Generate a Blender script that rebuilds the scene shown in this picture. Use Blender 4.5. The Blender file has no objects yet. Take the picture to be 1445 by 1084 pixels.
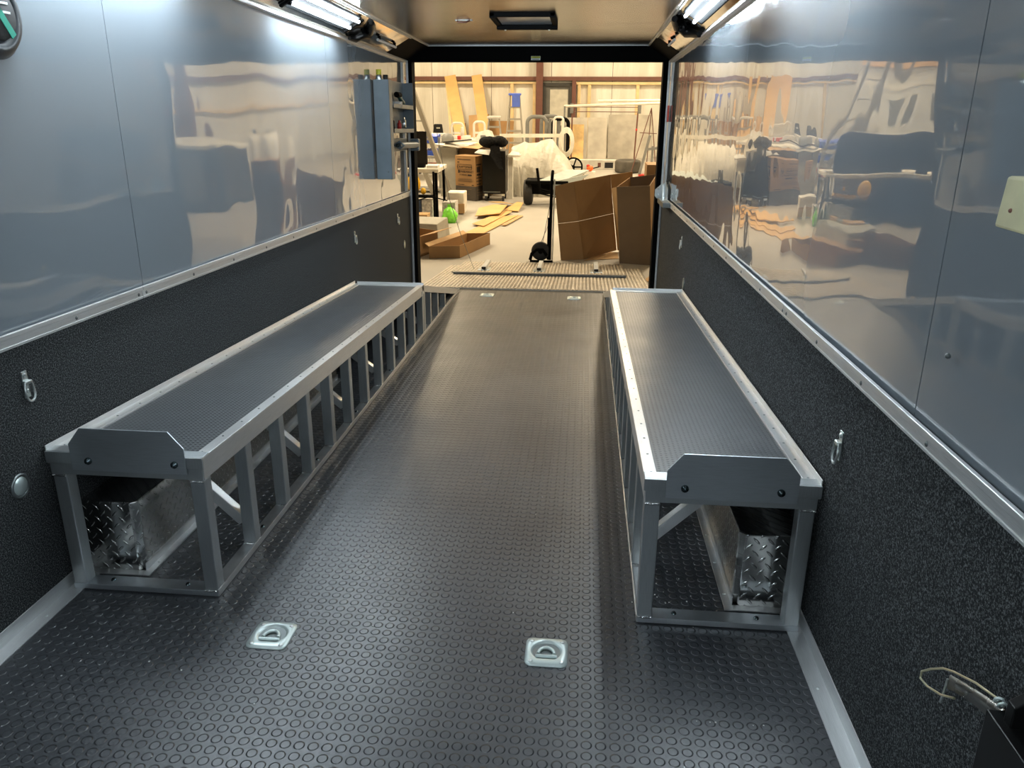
import bpy, bmesh, math, random
from mathutils import Matrix, Vector
random.seed(7)
C = bpy.context.scene.collection
sc = bpy.context.scene

# ---------------------------------------------------------------- camera
cam_d = bpy.data.cameras.new('camera'); cam = bpy.data.objects.new('camera', cam_d); C.objects.link(cam)
cam_d.sensor_width = 36.0; cam_d.lens = 1085.0/1445.0*36.0; cam_d.clip_start = 0.02; cam_d.clip_end = 200
def cam_basis():
    f, cx, cy = 1085.0, 722.5, 542.0
    Y = Vector((828-cx, -(181-cy), -f)).normalized()
    p1 = Vector((720-cx, -(661-cy), -f)); p2 = Vector((820-cx, -(665.5-cy), -f))
    X = p1.cross(p2).cross(Y).normalized()
    if X.x < 0: X = -X
    Z = X.cross(Y)
    return Matrix((X, Y, Z))          # rows: world axes seen from the camera
Rm = cam_basis().to_4x4()
cam.matrix_world = Matrix.Translation((0, 0, 1.5)) @ Rm
sc.camera = cam
sc.view_settings.view_transform = 'Standard'; sc.view_settings.look = 'None'
sc.view_settings.gamma = 1.0; sc.view_settings.exposure = 0.0; sc.view_settings.use_curve_mapping = False
w = bpy.data.worlds.new('world'); sc.world = w; w.use_nodes = True
w.node_tree.nodes['Background'].inputs[0].default_value = (0.9, 0.92, 1, 1)
w.node_tree.nodes['Background'].inputs[1].default_value = 0.02
TUBE = 138.0        # strength of the trailer's LED tubes
BAY = 215.0        # watts of each workshop high-bay lamp
WARM = (1.0, 0.82, 0.56)

# ---------------------------------------------------------------- frames
ID = Matrix.Identity(4)
# the trailer stands nose-high: the workshop floor climbs 3 degrees relative to it
WF = Matrix.Translation((0, 0, -0.63)) @ Matrix.Rotation(math.radians(3.0), 4, 'X')
FR = [ID]
WM = {}

# ---------------------------------------------------------------- materials
def new_mat(name):
    m = bpy.data.materials.new(name); m.use_nodes = True
    nt = m.node_tree; b = nt.nodes['Principled BSDF']
    return m, nt, b
def N(nt, t, **kw):
    n = nt.nodes.new(t)
    for k, v in kw.items(): setattr(n, k, v)
    return n
def mth(nt, op, a, b=None, c=None):
    n = nt.nodes.new('ShaderNodeMath'); n.operation = op
    for i, v in enumerate((a, b, c)):
        if v is None: continue
        if isinstance(v, (int, float)): n.inputs[i].default_value = v
        else: nt.links.new(v, n.inputs[i])
    return n.outputs[0]
def mixc(nt, fac, a, b):
    n = nt.nodes.new('ShaderNodeMix'); n.data_type = 'RGBA'
    if isinstance(fac, (int, float)): n.inputs[0].default_value = fac
    else: nt.links.new(fac, n.inputs[0])
    for i, v in ((6, a), (7, b)):
        if isinstance(v, (tuple, list)): n.inputs[i].default_value = (*v[:3], 1)
        else: nt.links.new(v, n.inputs[i])
    return n.outputs[2]
def pos(nt, scale=(1, 1, 1), obj=True):
    tc = nt.nodes.new('ShaderNodeTexCoord'); mp = nt.nodes.new('ShaderNodeMapping')
    nt.links.new(tc.outputs['Object'], mp.inputs[0]); mp.inputs['Scale'].default_value = scale
    return mp.outputs[0]
def noise(nt, scale, vec=None, detail=3, rough=.5):
    n = nt.nodes.new('ShaderNodeTexNoise'); n.inputs['Scale'].default_value = scale
    n.inputs['Detail'].default_value = detail; n.inputs['Roughness'].default_value = rough
    if vec is not None: nt.links.new(vec, n.inputs['Vector'])
    return n.outputs['Fac']
def ramp(nt, fac, a, b):
    n = nt.nodes.new('ShaderNodeMapRange'); n.inputs[1].default_value = a; n.inputs[2].default_value = b
    nt.links.new(fac, n.inputs[0]); return n.outputs[0]
def bump(nt, b, h, dist, strength=1.0):
    n = nt.nodes.new('ShaderNodeBump'); n.inputs['Strength'].default_value = strength
    n.inputs['Distance'].default_value = dist
    nt.links.new(h, n.inputs['Height']); nt.links.new(n.outputs[0], b.inputs['Normal'])
def setb(b, col, rough=.5, metal=0., spec=.5, coat=0., coat_r=.05):
    b.inputs['Base Color'].default_value = (*col, 1); b.inputs['Roughness'].default_value = rough
    b.inputs['Metallic'].default_value = metal; b.inputs['Specular IOR Level'].default_value = spec
    b.inputs['Coat Weight'].default_value = coat; b.inputs['Coat Roughness'].default_value = coat_r
def plain(name, col, rough=.5, metal=0., vary=.12, scale=6., spec=.5, bmp=0., bscale=40., coat=0.):
    m, nt, b = new_mat(name); setb(b, col, rough, metal, spec, coat)
    p = pos(nt); f = noise(nt, scale, p)
    lo = tuple(max(0, c*(1-vary)) for c in col); hi = tuple(min(1, c*(1+vary)) for c in col)
    nt.links.new(mixc(nt, ramp(nt, f, .3, .7), lo, hi), b.inputs['Base Color'])
    if bmp: bump(nt, b, noise(nt, bscale, p), bmp)
    return m
def coin_mat(name, p, r, col, rough, h, dust, spec=.5, dark=False):
    m, nt, b = new_mat(name); setb(b, col, rough, 0, spec)
    v = pos(nt); s = N(nt, 'ShaderNodeSeparateXYZ'); nt.links.new(v, s.inputs[0])
    fx = mth(nt, 'SUBTRACT', mth(nt, 'FRACT', mth(nt, 'DIVIDE', s.outputs[0], p)), .5)
    fy = mth(nt, 'SUBTRACT', mth(nt, 'FRACT', mth(nt, 'DIVIDE', s.outputs[1], p)), .5)
    d = mth(nt, 'SQRT', mth(nt, 'ADD', mth(nt, 'MULTIPLY', fx, fx), mth(nt, 'MULTIPLY', fy, fy)))
    disc = mth(nt, 'SUBTRACT', 1.0, ramp(nt, d, r-.05, r+.04))
    fine = noise(nt, 220, v, 2)
    bump(nt, b, mth(nt, 'ADD', disc, mth(nt, 'MULTIPLY', fine, .12)), h)
    big = ramp(nt, noise(nt, 1.6, v, 5, .6), .35, .75)
    c1 = mixc(nt, mth(nt, 'MULTIPLY', big, .8), col, dust)
    edge = mth(nt, 'MULTIPLY', mth(nt, 'GREATER_THAN', d, r-.045), mth(nt, 'LESS_THAN', d, r+.05))
    c2 = mixc(nt, mth(nt, 'MULTIPLY', disc if dark else edge, .85 if dark else .6), c1, tuple(c*(.12 if dark else .35) for c in col))
    nt.links.new(c2, b.inputs['Base Color'])
    nt.links.new(mth(nt, 'ADD', mth(nt, 'MULTIPLY', noise(nt, 3, v, 4), .22), rough-.1), b.inputs['Roughness'])
    return m
def diamond_mat(name, axes=(1, 2), p=.032):
    m, nt, b = new_mat(name); setb(b, (.62, .62, .60), .16, 1.0)
    v = pos(nt); s = N(nt, 'ShaderNodeSeparateXYZ'); nt.links.new(v, s.inputs[0])
    u = mth(nt, 'DIVIDE', mth(nt, 'ADD', s.outputs[0], s.outputs[1]), p); t = mth(nt, 'DIVIDE', s.outputs[2], p)
    a = mth(nt, 'MULTIPLY', mth(nt, 'ADD', u, t), .7071); c = mth(nt, 'MULTIPLY', mth(nt, 'SUBTRACT', u, t), .7071)
    par = mth(nt, 'FRACT', mth(nt, 'MULTIPLY', mth(nt, 'ADD', mth(nt, 'FLOOR', a), mth(nt, 'FLOOR', c)), .5))
    par = mth(nt, 'GREATER_THAN', par, .25)
    fa = mth(nt, 'ABSOLUTE', mth(nt, 'SUBTRACT', mth(nt, 'FRACT', a), .5)); fc = mth(nt, 'ABSOLUTE', mth(nt, 'SUBTRACT', mth(nt, 'FRACT', c), .5))
    def lens(x, y): return mth(nt, 'ADD', mth(nt, 'POWER', mth(nt, 'DIVIDE', x, .46), 2), mth(nt, 'POWER', mth(nt, 'DIVIDE', y, .13), 2))
    l1 = lens(fa, fc); l2 = lens(fc, fa)
    mx = N(nt, 'ShaderNodeMix'); nt.links.new(par, mx.inputs[0]); nt.links.new(l1, mx.inputs[2]); nt.links.new(l2, mx.inputs[3])
    h = mth(nt, 'SUBTRACT', 1.0, ramp(nt, mx.outputs[0], .2, 1.1))
    bump(nt, b, mth(nt, 'ADD', h, mth(nt, 'MULTIPLY', noise(nt, 4, v), .8)), .0018)
    return m
def brushed(name, col=(.62, .62, .61), rough=.3, stretch=(3, 3, 160), metal=1.0):
    m, nt, b = new_mat(name); setb(b, col, rough, metal)
    f = noise(nt, 6, pos(nt, stretch), 3)
    g = noise(nt, 5, pos(nt), 3)
    nt.links.new(mixc(nt, f, tuple(c*.72 for c in col), tuple(min(1, c*1.15) for c in col)), b.inputs['Base Color'])
    nt.links.new(mth(nt, 'ADD', mth(nt, 'MULTIPLY', g, .25), rough-.1), b.inputs['Roughness'])
    bump(nt, b, f, .00008)
    return m
def emis(name, col, s):
    m, nt, b = new_mat(name); setb(b, (.9, .9, .9), .4)
    b.inputs['Emission Color'].default_value = (*col, 1); b.inputs['Emission Strength'].default_value = s
    return m
M = {}
def gloss_wall(name, col):
    m, nt, b = new_mat(name); setb(b, col, .12, .0, .2, 1.0, .008)
    b.inputs['Coat IOR'].default_value = 1.85
    v = pos(nt, (1, 1.0, .8)); v2 = pos(nt, (1, 1, 1))
    h = mth(nt, 'ADD', noise(nt, 3.6, v, 1, .35), mth(nt, 'MULTIPLY', noise(nt, 1.3, v2, 1, .4), 1.0))
    bp = nt.nodes.new('ShaderNodeBump'); bp.inputs['Distance'].default_value = .0036; bp.inputs['Strength'].default_value = 1
    nt.links.new(h, bp.inputs['Height']); nt.links.new(bp.outputs[0], b.inputs['Normal']); nt.links.new(bp.outputs[0], b.inputs['Coat Normal'])
    return m
M['wallgloss'] = gloss_wall('glossy_grey_panel', (.205, .232, .255))
def mirror(name, col, rough, amp):
    m, nt, b = new_mat(name); setb(b, col, rough, 1.0)
    v = pos(nt); bump(nt, b, noise(nt, 3.5, v, 1, .4), amp); return m
M['cove'] = mirror('polished_cove_panel', (.62, .58, .52), .09, .003)
M['ceiling'] = mirror('satin_ceiling_panel', (.34, .31, .27), .24, .0015)
def carpet(name):
    m, nt, b = new_mat(name); setb(b, (.02, .021, .022), .95, 0, .2)
    v = pos(nt); f = noise(nt, 210, v, 3, .8)
    c = mixc(nt, ramp(nt, f, .48, .72), (.014, .0155, .0165), (.21, .225, .23))
    nt.links.new(c, b.inputs['Base Color']); bump(nt, b, f, .0022); return m
M['carpet'] = carpet('black_carpet')
M['floor'] = coin_mat('coin_rubber', .0365, .36, (.024, .028, .034), .36, .0034, (.056, .059, .063), 1.0)
M['mat'] = coin_mat('tread_rubber', .0165, .27, (.075, .082, .09), .34, -.0018, (.09, .095, .10), .8, dark=True)
M['alu'] = brushed('brushed_aluminium', (.64, .65, .65), .34, metal=.92)
M['alu_l'] = brushed('bright_aluminium', (.80, .80, .79), .33, (160, 3, 160), .85)
M['alu_d'] = brushed('aluminium_post', (.52, .55, .56), .36, (160, 160, 3), .93)
M['alu_x'] = brushed('brushed_aluminium_plate', (.56, .60, .63), .36, (3, 3, 160), .92)
M['trim'] = brushed('aluminium_trim', (.74, .75, .75), .4, (160, 3, 160), .75)
M['weld'] = plain('weld_bead', (.8, .8, .8), .2, 1.0, bmp=.004, bscale=120)
M['zinc'] = plain('zinc_steel', (.72, .76, .75), .3, 1.0)
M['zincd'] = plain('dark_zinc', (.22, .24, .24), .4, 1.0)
M['zwhite'] = plain('pale_zinc_plate', (.62, .70, .68), .35, .6)
M['bolt'] = plain('dark_bolt', (.10, .13, .14), .25, 1.0)
M['diamond'] = diamond_mat('diamond_plate')
M['black'] = plain('black_paint', (.004, .004, .004), .75, spec=.04)
M['blackm'] = plain('black_rubber', (.012, .012, .012), .7, bmp=.002)
M['blackg'] = plain('black_gloss', (.004, .004, .004), .3, spec=.25)
M['greyp'] = plain('blue_grey_powdercoat', (.17, .205, .23), .36, .2, bmp=.0006, bscale=300)
M['rampm'] = plain('ramp_plank', (.66, .59, .49), .42, .15, .2, 9)
M['rampbar'] = plain('ramp_bar', (.10, .115, .125), .4, .5)
M['tube'] = emis('led_tube', (.80, .92, 1.0), TUBE)
M['lampw'] = plain('lamp_housing', (.62, .63, .62), .4)
M['lampg'] = plain('lamp_tray', (.010, .0105, .011), .8, spec=.05)
M['pine'] = plain('pale_pine', (.63, .58, .34), .6, 0, .15, 14)
M['green'] = plain('green_plastic', (.005, .26, .18), .5)
M['lens'] = plain('lamp_lens', (.45, .5, .55), .15)
M['yellow'] = plain('yellow_plastic', (.75, .70, .05), .4)
M['olive'] = plain('olive_cap', (.20, .21, .13), .4)
M['white'] = plain('white_paint', (.70, .67, .60), .5)
M['teal'] = plain('teal_grip', (.02, .10, .11), .4)
M['red'] = plain('red_plastic', (.6, .03, .02), .4)
M['orange'] = plain('orange_plastic', (.85, .13, .02), .4)
M['label'] = plain('warning_label', (.75, .8, .78), .4)
M['lyel'] = plain('label_yellow', (.55, .55, .03), .4)
# workshop
M['conc'] = plain('concrete', (.40, .37, .32), .55, 0, .10, .8, bmp=.001, bscale=60)
def insul(name):
    m, nt, b = new_mat(name); setb(b, (.78, .74, .64), .55)
    v = pos(nt, (1, 1, .12)); f = noise(nt, 2.2, v, 4, .6)
    nt.links.new(mixc(nt, ramp(nt, f, .3, .7), (.64, .60, .50), (.86, .83, .74)), b.inputs['Base Color'])
    bump(nt, b, f, .05); return m
M['insul'] = insul('insulation_sheet')
M['brown'] = plain('brown_steel', (.16, .065, .045), .5)
M['stud'] = plain('pine_stud', (.78, .58, .30), .6, 0, .12, 5)
M['plank'] = plain('tan_board', (.60, .36, .13), .6, 0, .1, 3)
M['cb'] = plain('cardboard', (.33, .185, .07), .75, 0, .1, 3)
M['cb_l'] = plain('light_cardboard', (.50, .31, .14), .75, 0, .1, 3)
M['cb_d'] = plain('dull_cardboard', (.19, .125, .065), .8, 0, .1, 3)
M['print'] = plain('printed_ink', (.018, .012, .008), .7)
M['inkband'] = plain('printed_band', (.075, .06, .045), .7)
M['doorgrey'] = plain('grey_door', (.13, .125, .11), .5)
M['doorglass'] = plain('frosted_panel', (.56, .53, .44), .4)
M['doorframe'] = plain('dark_door_frame', (.045, .042, .036), .6)
M['ladder'] = brushed('ladder_aluminium', (.40, .37, .31), .5, metal=.3)
M['bluep'] = plain('blue_plastic', (.10, .17, .62), .45)
M['binblue'] = plain('blue_bin', (.02, .07, .45), .45)
M['navy'] = plain('navy_paint', (.02, .05, .13), .3)
M['screen'] = plain('dark_screen', (.012, .010, .009), .25)
M['tablew'] = plain('cream_table', (.74, .70, .60), .5)
M['tarp'] = plain('white_plastic_sheet', (.50, .465, .385), .45, 0, .1, 2, bmp=.05, bscale=5)
M['ply'] = plain('dusty_aluminium_sheet', (.40, .36, .29), .6, 0, .18, 3)
M['plyb'] = plain('grained_plywood', (.52, .34, .13), .6, 0, .45, 2.5)
M['greyf'] = plain('grey_steel_frame', (.19, .19, .175), .5)
M['cloth'] = plain('black_cloth', (.006, .006, .006), .9, spec=.2, bmp=.02, bscale=30)
M['tyre'] = plain('tyre_rubber', (.018, .017, .016), .7, bmp=.01, bscale=60)
M['tyred'] = plain('dusty_tyre', (.085, .075, .058), .8, 0, .3, 6)
M['cartgrey'] = plain('cart_plate', (.42, .45, .42), .4)
M['bag'] = plain('green_bag', (.22, .75, .06), .35, 0, .25, 20)
M['yel'] = plain('yellow_bag', (.85, .48, .02), .5)
M['paper'] = plain('printed_paper', (.62, .60, .56), .6, 0, .4, 22)
M['blued'] = plain('dark_blue_box', (.03, .06, .13), .5, 0, .5, 22)
M['greyb'] = plain('grey_board', (.36, .34, .28), .6)
M['wboard'] = plain('white_board', (.75, .75, .72), .3)
M['wside'] = plain('white_side_wall', (.62, .60, .55), .5)
M['lampbay'] = emis('bay_lamp_panel', WARM, 30.0)
M['hoodd'] = plain('lamp_hood', (.4, .4, .4), .5)
M['shaving'] = plain('white_crumbs', (.75, .75, .72), .5)
M['pipe'] = plain('pale_pipe', (.80, .74, .62), .4)
M['pipeb'] = plain('brown_pipe', (.20, .12, .09), .5)

# ---------------------------------------------------------------- mesh builder
class MB:
    def __init__(s): s.v = []; s.f = []; s.sm = set()
    def add(s, vs, fs, smooth=False):
        o = len(s.v); s.v += [Vector(a) for a in vs]
        for f in fs:
            if smooth: s.sm.add(len(s.f))
            s.f.append([o+i for i in f])
        return s
    def box(s, x0, x1, y0, y1, z0, z1, mat=None):
        vs = [(x, y, z) for z in (z0, z1) for y in (y0, y1) for x in (x0, x1)]
        if mat is not None: vs = [mat @ Vector(v) for v in vs]
        return s.add(vs, [(0, 2, 3, 1), (4, 5, 7, 6), (0, 1, 5, 4), (2, 6, 7, 3), (0, 4, 6, 2), (1, 3, 7, 5)])
    def hexa(s, b, t):          # two quads, bottom and top, same winding
        return s.add(list(b)+list(t), [(3, 2, 1, 0), (4, 5, 6, 7), (0, 1, 5, 4), (1, 2, 6, 5), (2, 3, 7, 6), (3, 0, 4, 7)])
    def bar(s, p0, p1, w_, h_, up=(0, 0, 1)):
        p0, p1 = Vector(p0), Vector(p1); d = (p1-p0).normalized(); up = Vector(up)
        if abs(d.dot(up)) > .98: up = Vector((0, 1, 0))
        a = d.cross(up).normalized(); b = a.cross(d).normalized()
        q = [a*sx*w_/2+b*sy*h_/2 for sx, sy in ((-1, -1), (1, -1), (1, 1), (-1, 1))]
        return s.hexa([p0+k for k in q], [p1+k for k in q])
    def tube(s, pts, r, n=10, closed=False, cap=True):
        P = [Vector(p) for p in pts]; m = len(P); rings = []; prev = None
        for i, p in enumerate(P):
            if closed: t = P[(i+1) % m]-P[i-1]
            else: t = P[min(i+1, m-1)]-P[max(i-1, 0)]
            t.normalize()
            if prev is None:
                up = Vector((0, 0, 1)) if abs(t.z) < .9 else Vector((1, 0, 0))
                a = t.cross(up).normalized()
            else: a = (prev-t*prev.dot(t)).normalized()
            prev = a; b = t.cross(a); rr = r[i] if isinstance(r, (list, tuple)) else r
            rings.append([p+(a*math.cos(2*math.pi*k/n)+b*math.sin(2*math.pi*k/n))*rr for k in range(n)])
        vs = [q for rg in rings for q in rg]; fs = []
        for i in range(m if closed else m-1):
            j = (i+1) % m
            for k in range(n): fs.append((i*n+k, i*n+(k+1) % n, j*n+(k+1) % n, j*n+k))
        s.add(vs, fs, True)
        if cap and not closed:
            s.add(rings[0], [tuple(range(n))[::-1]]); s.add(rings[-1], [tuple(range(n))])
        return s
    def cyl(s, p0, p1, r, n=16): return s.tube([p0, p1], r, n)
    def lathe(s, prof, c, axis='Z', n=24):     # prof: (radius, along)
        ax = {'X': (Vector((0, 1, 0)), Vector((0, 0, 1)), Vector((1, 0, 0))), 'Y': (Vector((0, 0, 1)), Vector((1, 0, 0)), Vector((0, 1, 0))), 'Z': (Vector((1, 0, 0)), Vector((0, 1, 0)), Vector((0, 0, 1)))}[axis]
        c = Vector(c); vs = []; m = len(prof)
        for r, h in prof:
            for k in range(n):
                a = 2*math.pi*k/n; vs.append(c+ax[0]*math.cos(a)*r+ax[1]*math.sin(a)*r+ax[2]*h)
        fs = [(i*n+k, i*n+(k+1) % n, (i+1)*n+(k+1) % n, (i+1)*n+k) for i in range(m-1) for k in range(n)]
        return s.add(vs, fs, True)
    def ball(s, c, r, n=10, sc_=(1, 1, 1)):
        prof = [(math.sin(math.pi*i/n)*r, -math.cos(math.pi*i/n)*r) for i in range(n+1)]
        k = len(s.v); s.lathe(prof, (0, 0, 0), 'Z', n+2)
        for i in range(k, len(s.v)): s.v[i] = Vector((s.v[i].x*sc_[0], s.v[i].y*sc_[1], s.v[i].z*sc_[2]))+Vector(c)
        return s
    def prism(s, pts, off):      # closed outline extruded by vector off
        P = [Vector(p) for p in pts]; off = Vector(off); n = len(P)
        s.add(P+[p+off for p in P], [tuple(range(n))[::-1], tuple(range(n, 2*n))]+[(i, (i+1) % n, n+(i+1) % n, n+i) for i in range(n)])
        return s
    def sheet(s, a, b, c, d, t): # quad with thickness t along its normal
        a, b, c, d = map(Vector, (a, b, c, d)); nrm = (b-a).cross(d-a).normalized()*t
        return s.hexa([a, b, c, d], [p+nrm for p in (a, b, c, d)])
    def build(s, name, mat, parent=None, bevel=0., label=None, cat=None, group=None, kind=None, subdiv=0):
        F = FR[0]
        W = [F @ v for v in s.v]
        if parent is not None: PM = WM[parent.name]
        else:
            lo = Vector([min(v[i] for v in s.v) for i in range(3)]); hi = Vector([max(v[i] for v in s.v) for i in range(3)])
            PM = F @ Matrix.Translation(((lo.x+hi.x)/2, (lo.y+hi.y)/2, lo.z))
            if kind == 'structure': PM = F.copy()
        inv = PM.inverted()
        me = bpy.data.meshes.new(name); me.from_pydata([inv @ v for v in W], [], s.f); me.validate()
        if s.sm and len(me.polygons) == len(s.f):
            for i in s.sm: me.polygons[i].use_smooth = True
        bm = bmesh.new(); bm.from_mesh(me); bmesh.ops.recalc_face_normals(bm, faces=bm.faces); bm.to_mesh(me); bm.free()
        me.materials.append(M[mat] if isinstance(mat, str) else mat)
        o = bpy.data.objects.new(name, me); C.objects.link(o)
        if parent is not None: o.parent = parent
        else: o.matrix_world = PM
        WM[o.name] = PM
        if bevel:
            md = o.modifiers.new('bevel', 'BEVEL'); md.width = bevel; md.segments = 2; md.limit_method = 'ANGLE'; md.angle_limit = .7
        if subdiv:
            md = o.modifiers.new('sub', 'SUBSURF'); md.levels = subdiv; md.render_levels = subdiv
        tag(o, label, cat, group, kind)
        return o
def tag(o, label=None, cat=None, group=None, kind=None):
    if label: o['label'] = label
    if cat: o['category'] = cat
    if group: o['group'] = group
    if kind: o['kind'] = kind
def thing(name, label, cat, loc, group=None):
    o = bpy.data.objects.new(name, None); C.objects.link(o); o.empty_display_size = .1
    PM = FR[0] @ Matrix.Translation(loc); o.matrix_world = PM; WM[o.name] = PM
    tag(o, label, cat, group); return o
def dup(root, loc, label, rz=0., group=None):
    r = root.copy(); C.objects.link(r); r.matrix_world = FR[0] @ Matrix.Translation(loc) @ Matrix.Rotation(rz, 4, 'Z'); WM[r.name] = r.matrix_world.copy()
    r['label'] = label
    if group: r['group'] = group
    for ch in [c for c in bpy.data.objects if c.parent == root]:
        c = ch.copy(); C.objects.link(c); c.parent = r; WM[c.name] = WM[r.name]
        for g in [k for k in bpy.data.objects if k.parent == ch]:
            d = g.copy(); C.objects.link(d); d.parent = c; WM[d.name] = WM[r.name]
    return r
def text(s, size, mat, parent, origin, xdir, ydir, ext=.0008):
    cu = bpy.data.curves.new('printed_text', 'FONT'); cu.body = s; cu.size = size; cu.extrude = ext
    cu.align_x = 'CENTER'; cu.align_y = 'CENTER'; cu.materials.append(M[mat])
    tmp = bpy.data.objects.new('printed_text_source', cu); me = bpy.data.meshes.new_from_object(tmp); bpy.data.objects.remove(tmp)
    me.materials.clear(); me.materials.append(M[mat])
    o = bpy.data.objects.new('printed_text', me); C.objects.link(o); o.parent = parent
    x = Vector(xdir).normalized(); y = Vector(ydir).normalized(); z = x.cross(y)
    m = Matrix((x, y, z)).transposed().to_4x4(); m.translation = Vector(origin)
    o.matrix_local = WM[parent.name].inverted() @ FR[0] @ m
    return o

WL, WR = -1.70, .735
Y0, Y1 = -1.3, 7.60
ZW, ZC = 2.085, 2.21
# ================================================================ TRAILER SHELL
MB().box(WL-.1, WR+.1, Y0, 7.30, -.05, 0).build('floor', 'floor', kind='structure')
MB().box(WL-.1, WR+.1, 7.30, 7.50, -.09, -.02).build('trim_1', 'blackm', kind='structure')          # dark rear sill in the gap
def side_wall(side):
    x = WL if side == 'left' else WR; s = -1 if side == 'left' else 1
    wl = MB(); seams = [Y0, .40, 2.84, 5.285, Y1] if side == 'left' else [Y0, 1.675, 4.015, 6.35, Y1]
    for i in range(len(seams)-1):
        a, b = seams[i]+.002, seams[i+1]-.002; t = .0022*((i % 2)*2-1)
        wl.hexa([(x+s*.01+t, a, .88), (x+s*.05, a, .88), (x+s*.05, b, .88), (x+s*.01-t, b, .88)], [(x+s*.01+t, a, ZW), (x+s*.05, a, ZW), (x+s*.05, b, ZW), (x+s*.01-t, b, ZW)])
    wl.box(min(x+s*.05, x+s*.09), max(x+s*.05, x+s*.09), Y0, Y1, -.05, ZC+.05)
    o = wl.build('wall_'+side, 'wallgloss', kind='structure')
    cp = MB(); cp.box(min(x, x+s*.05), max(x, x+s*.05), Y0, Y1, 0, .885).build('carpet_panel', 'carpet', o)
    # belt trim with rivets
    tr = MB(); q = -s
    def tx(a, b): return (min(x+q*a, x+q*b), max(x+q*a, x+q*b))
    jy = 2.80 if side == 'left' else 2.775
    for a, b in ((Y0, jy-.002), (jy+.002, Y1)):
        tr.box(*tx(0, .006), a, b, .860, .905); tr.box(*tx(0, .011), a, b, .892, .907); tr.box(*tx(.004, .009), a, b, .866, .870)
    t = tr.build('trim_2' if side == 'left' else 'trim_3', 'trim', kind='structure', bevel=.0015)
    ys = [jy-.028, jy+.026]; k = jy+.41
    while k < Y1: ys.append(k); k += .405
    k = jy-.41
    while k > .5: ys.append(k); k -= .405
    for k in ys: MB().ball((x+q*.006, k, .880), .0065, 6, (.6, 1, 1)).build('rivet', 'zincd', t)
    # floor angle
    br = MB(); br.box(*tx(0, .004), Y0, 7.28, 0, .05); br.box(*tx(0, .052), Y0, 7.28, 0, .004)
    b = br.build('baseboard_'+side, 'trim', kind='structure', bevel=.001)
    for k in (.9, 1.25, 1.86): MB().ball((x+q*.03, k+(.1 if side == 'left' else 0), .004), .006, 6, (1, 1, .5)).build('rivet', 'zinc', b)
    # cove rail, cove panel
    rl = MB(); rl.box(*tx(-.02, .012), Y0, Y1, ZW-.016, ZW+.004); rl.box(*tx(.012, .02), Y0, Y1, ZW-.016, ZW-.008)
    rl.build('trim_4' if side == 'left' else 'trim_5', 'trim', kind='structure', bevel=.0015)
    return o
side_wall('left'); side_wall('right')
ceil = MB(); cs = [Y0, 1.0, 2.45, 3.9, 4.99, 6.03, Y1-.05]
for i in range(len(cs)-1):
    ceil.box(-1.475, .535, cs[i]+.002, cs[i+1]-.002, ZC, ZC+.02)
ceil.box(WL-.1, WR+.1, Y0, Y1, ZC+.022, ZC+.06)
co = ceil.build('ceiling', 'ceiling', kind='structure')
for s, x0, x1, q in ((-1, WL, -1.475, 'left'), (1, WR, .535, 'right')):
    a = MB(); ye = 6.85
    n = (Vector((x1, 0, ZC+.002))-Vector((x0, 0, ZW+.004)))
    a.sheet((x0, Y0, ZW+.004), (x1, Y0, ZC+.002), (x1, ye, ZC+.002), (x0, ye, ZW+.004), .004 if s > 0 else -.004)
    cvo = a.build('trim_%d' % (30 if s < 0 else 31), 'cove', kind='structure')
    a = MB(); a.sheet((x0, ye, ZW+.003), (x1, ye, ZC+.001), (x1, Y1, ZC+.001), (x0, Y1, ZW+.003), .005 if s > 0 else -.005)
    a.build('cove_end', 'black', cvo)
    a = MB(); xa = x1-s*.0
    a.box(min(xa, xa-s*.016), max(xa, xa-s*.016), Y0, Y1-.05, ZC-.010, ZC+.001); a.box(min(xa, xa+s*.010), max(xa, xa+s*.010), Y0, ye, ZC-.016, ZC-.002)
    a.build('edge_strip', 'trim', co, bevel=.001)
MB().box(-1.475, .535, Y1-.06, Y1-.045, ZC-.008, ZC+.001).build('edge_strip', 'trim', co)
# front wall behind the photographer
MB().box(WL-.1, WR+.1, Y0-.05, Y0, -.05, ZC+.06).build('wall_front', plain('front_panel', (.30, .31, .32), .5), kind='structure')
# header and posts
hd = MB(); hd.box(WL-.02, WR+.02, Y1, 7.70, ZW-.003, ZC+.06); hd.box(WL-.02, WR+.02, Y1, 7.63, 2.07, 2.09)
ho = hd.build('trim_6', 'black', kind='structure', bevel=.004)
MB().box(WL, WR, 7.70, 7.712, ZW-.008, ZW+.012).build('header_lip', 'trim', ho)
lb = MB().box(-.53, -.445, Y1-.003, Y1+.001, 2.088, 2.122).build('warning_label', 'label', ho)
MB().box(-.528, -.447, Y1-.005, Y1-.002, 2.105, 2.120).build('label_band', 'lyel', lb)
text('WARNING', .013, 'black', lb, (-.482, Y1-.0055, 2.1125), (1, 0, 0), (0, 0, 1))
for zz in (2.099, 2.094): MB().box(-.52, -.455, Y1-.0045, Y1-.0025, zz-.0012, zz+.0012).build('printed_line', 'print', lb)
for i, (a, b, c, d) in enumerate(((-1.70, -1.678, -1.678, -1.643), (.717, .740, .672, .717))):
    t = MB().box(c, d, Y1, 7.74, -.10, ZW).build('trim_%d' % (7+i), 'black', kind='structure', bevel=.004)
    MB().box(a, b, Y1-.006, 7.70, -.02, ZW).build('edge_strip', 'trim', t, bevel=.003)

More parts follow.
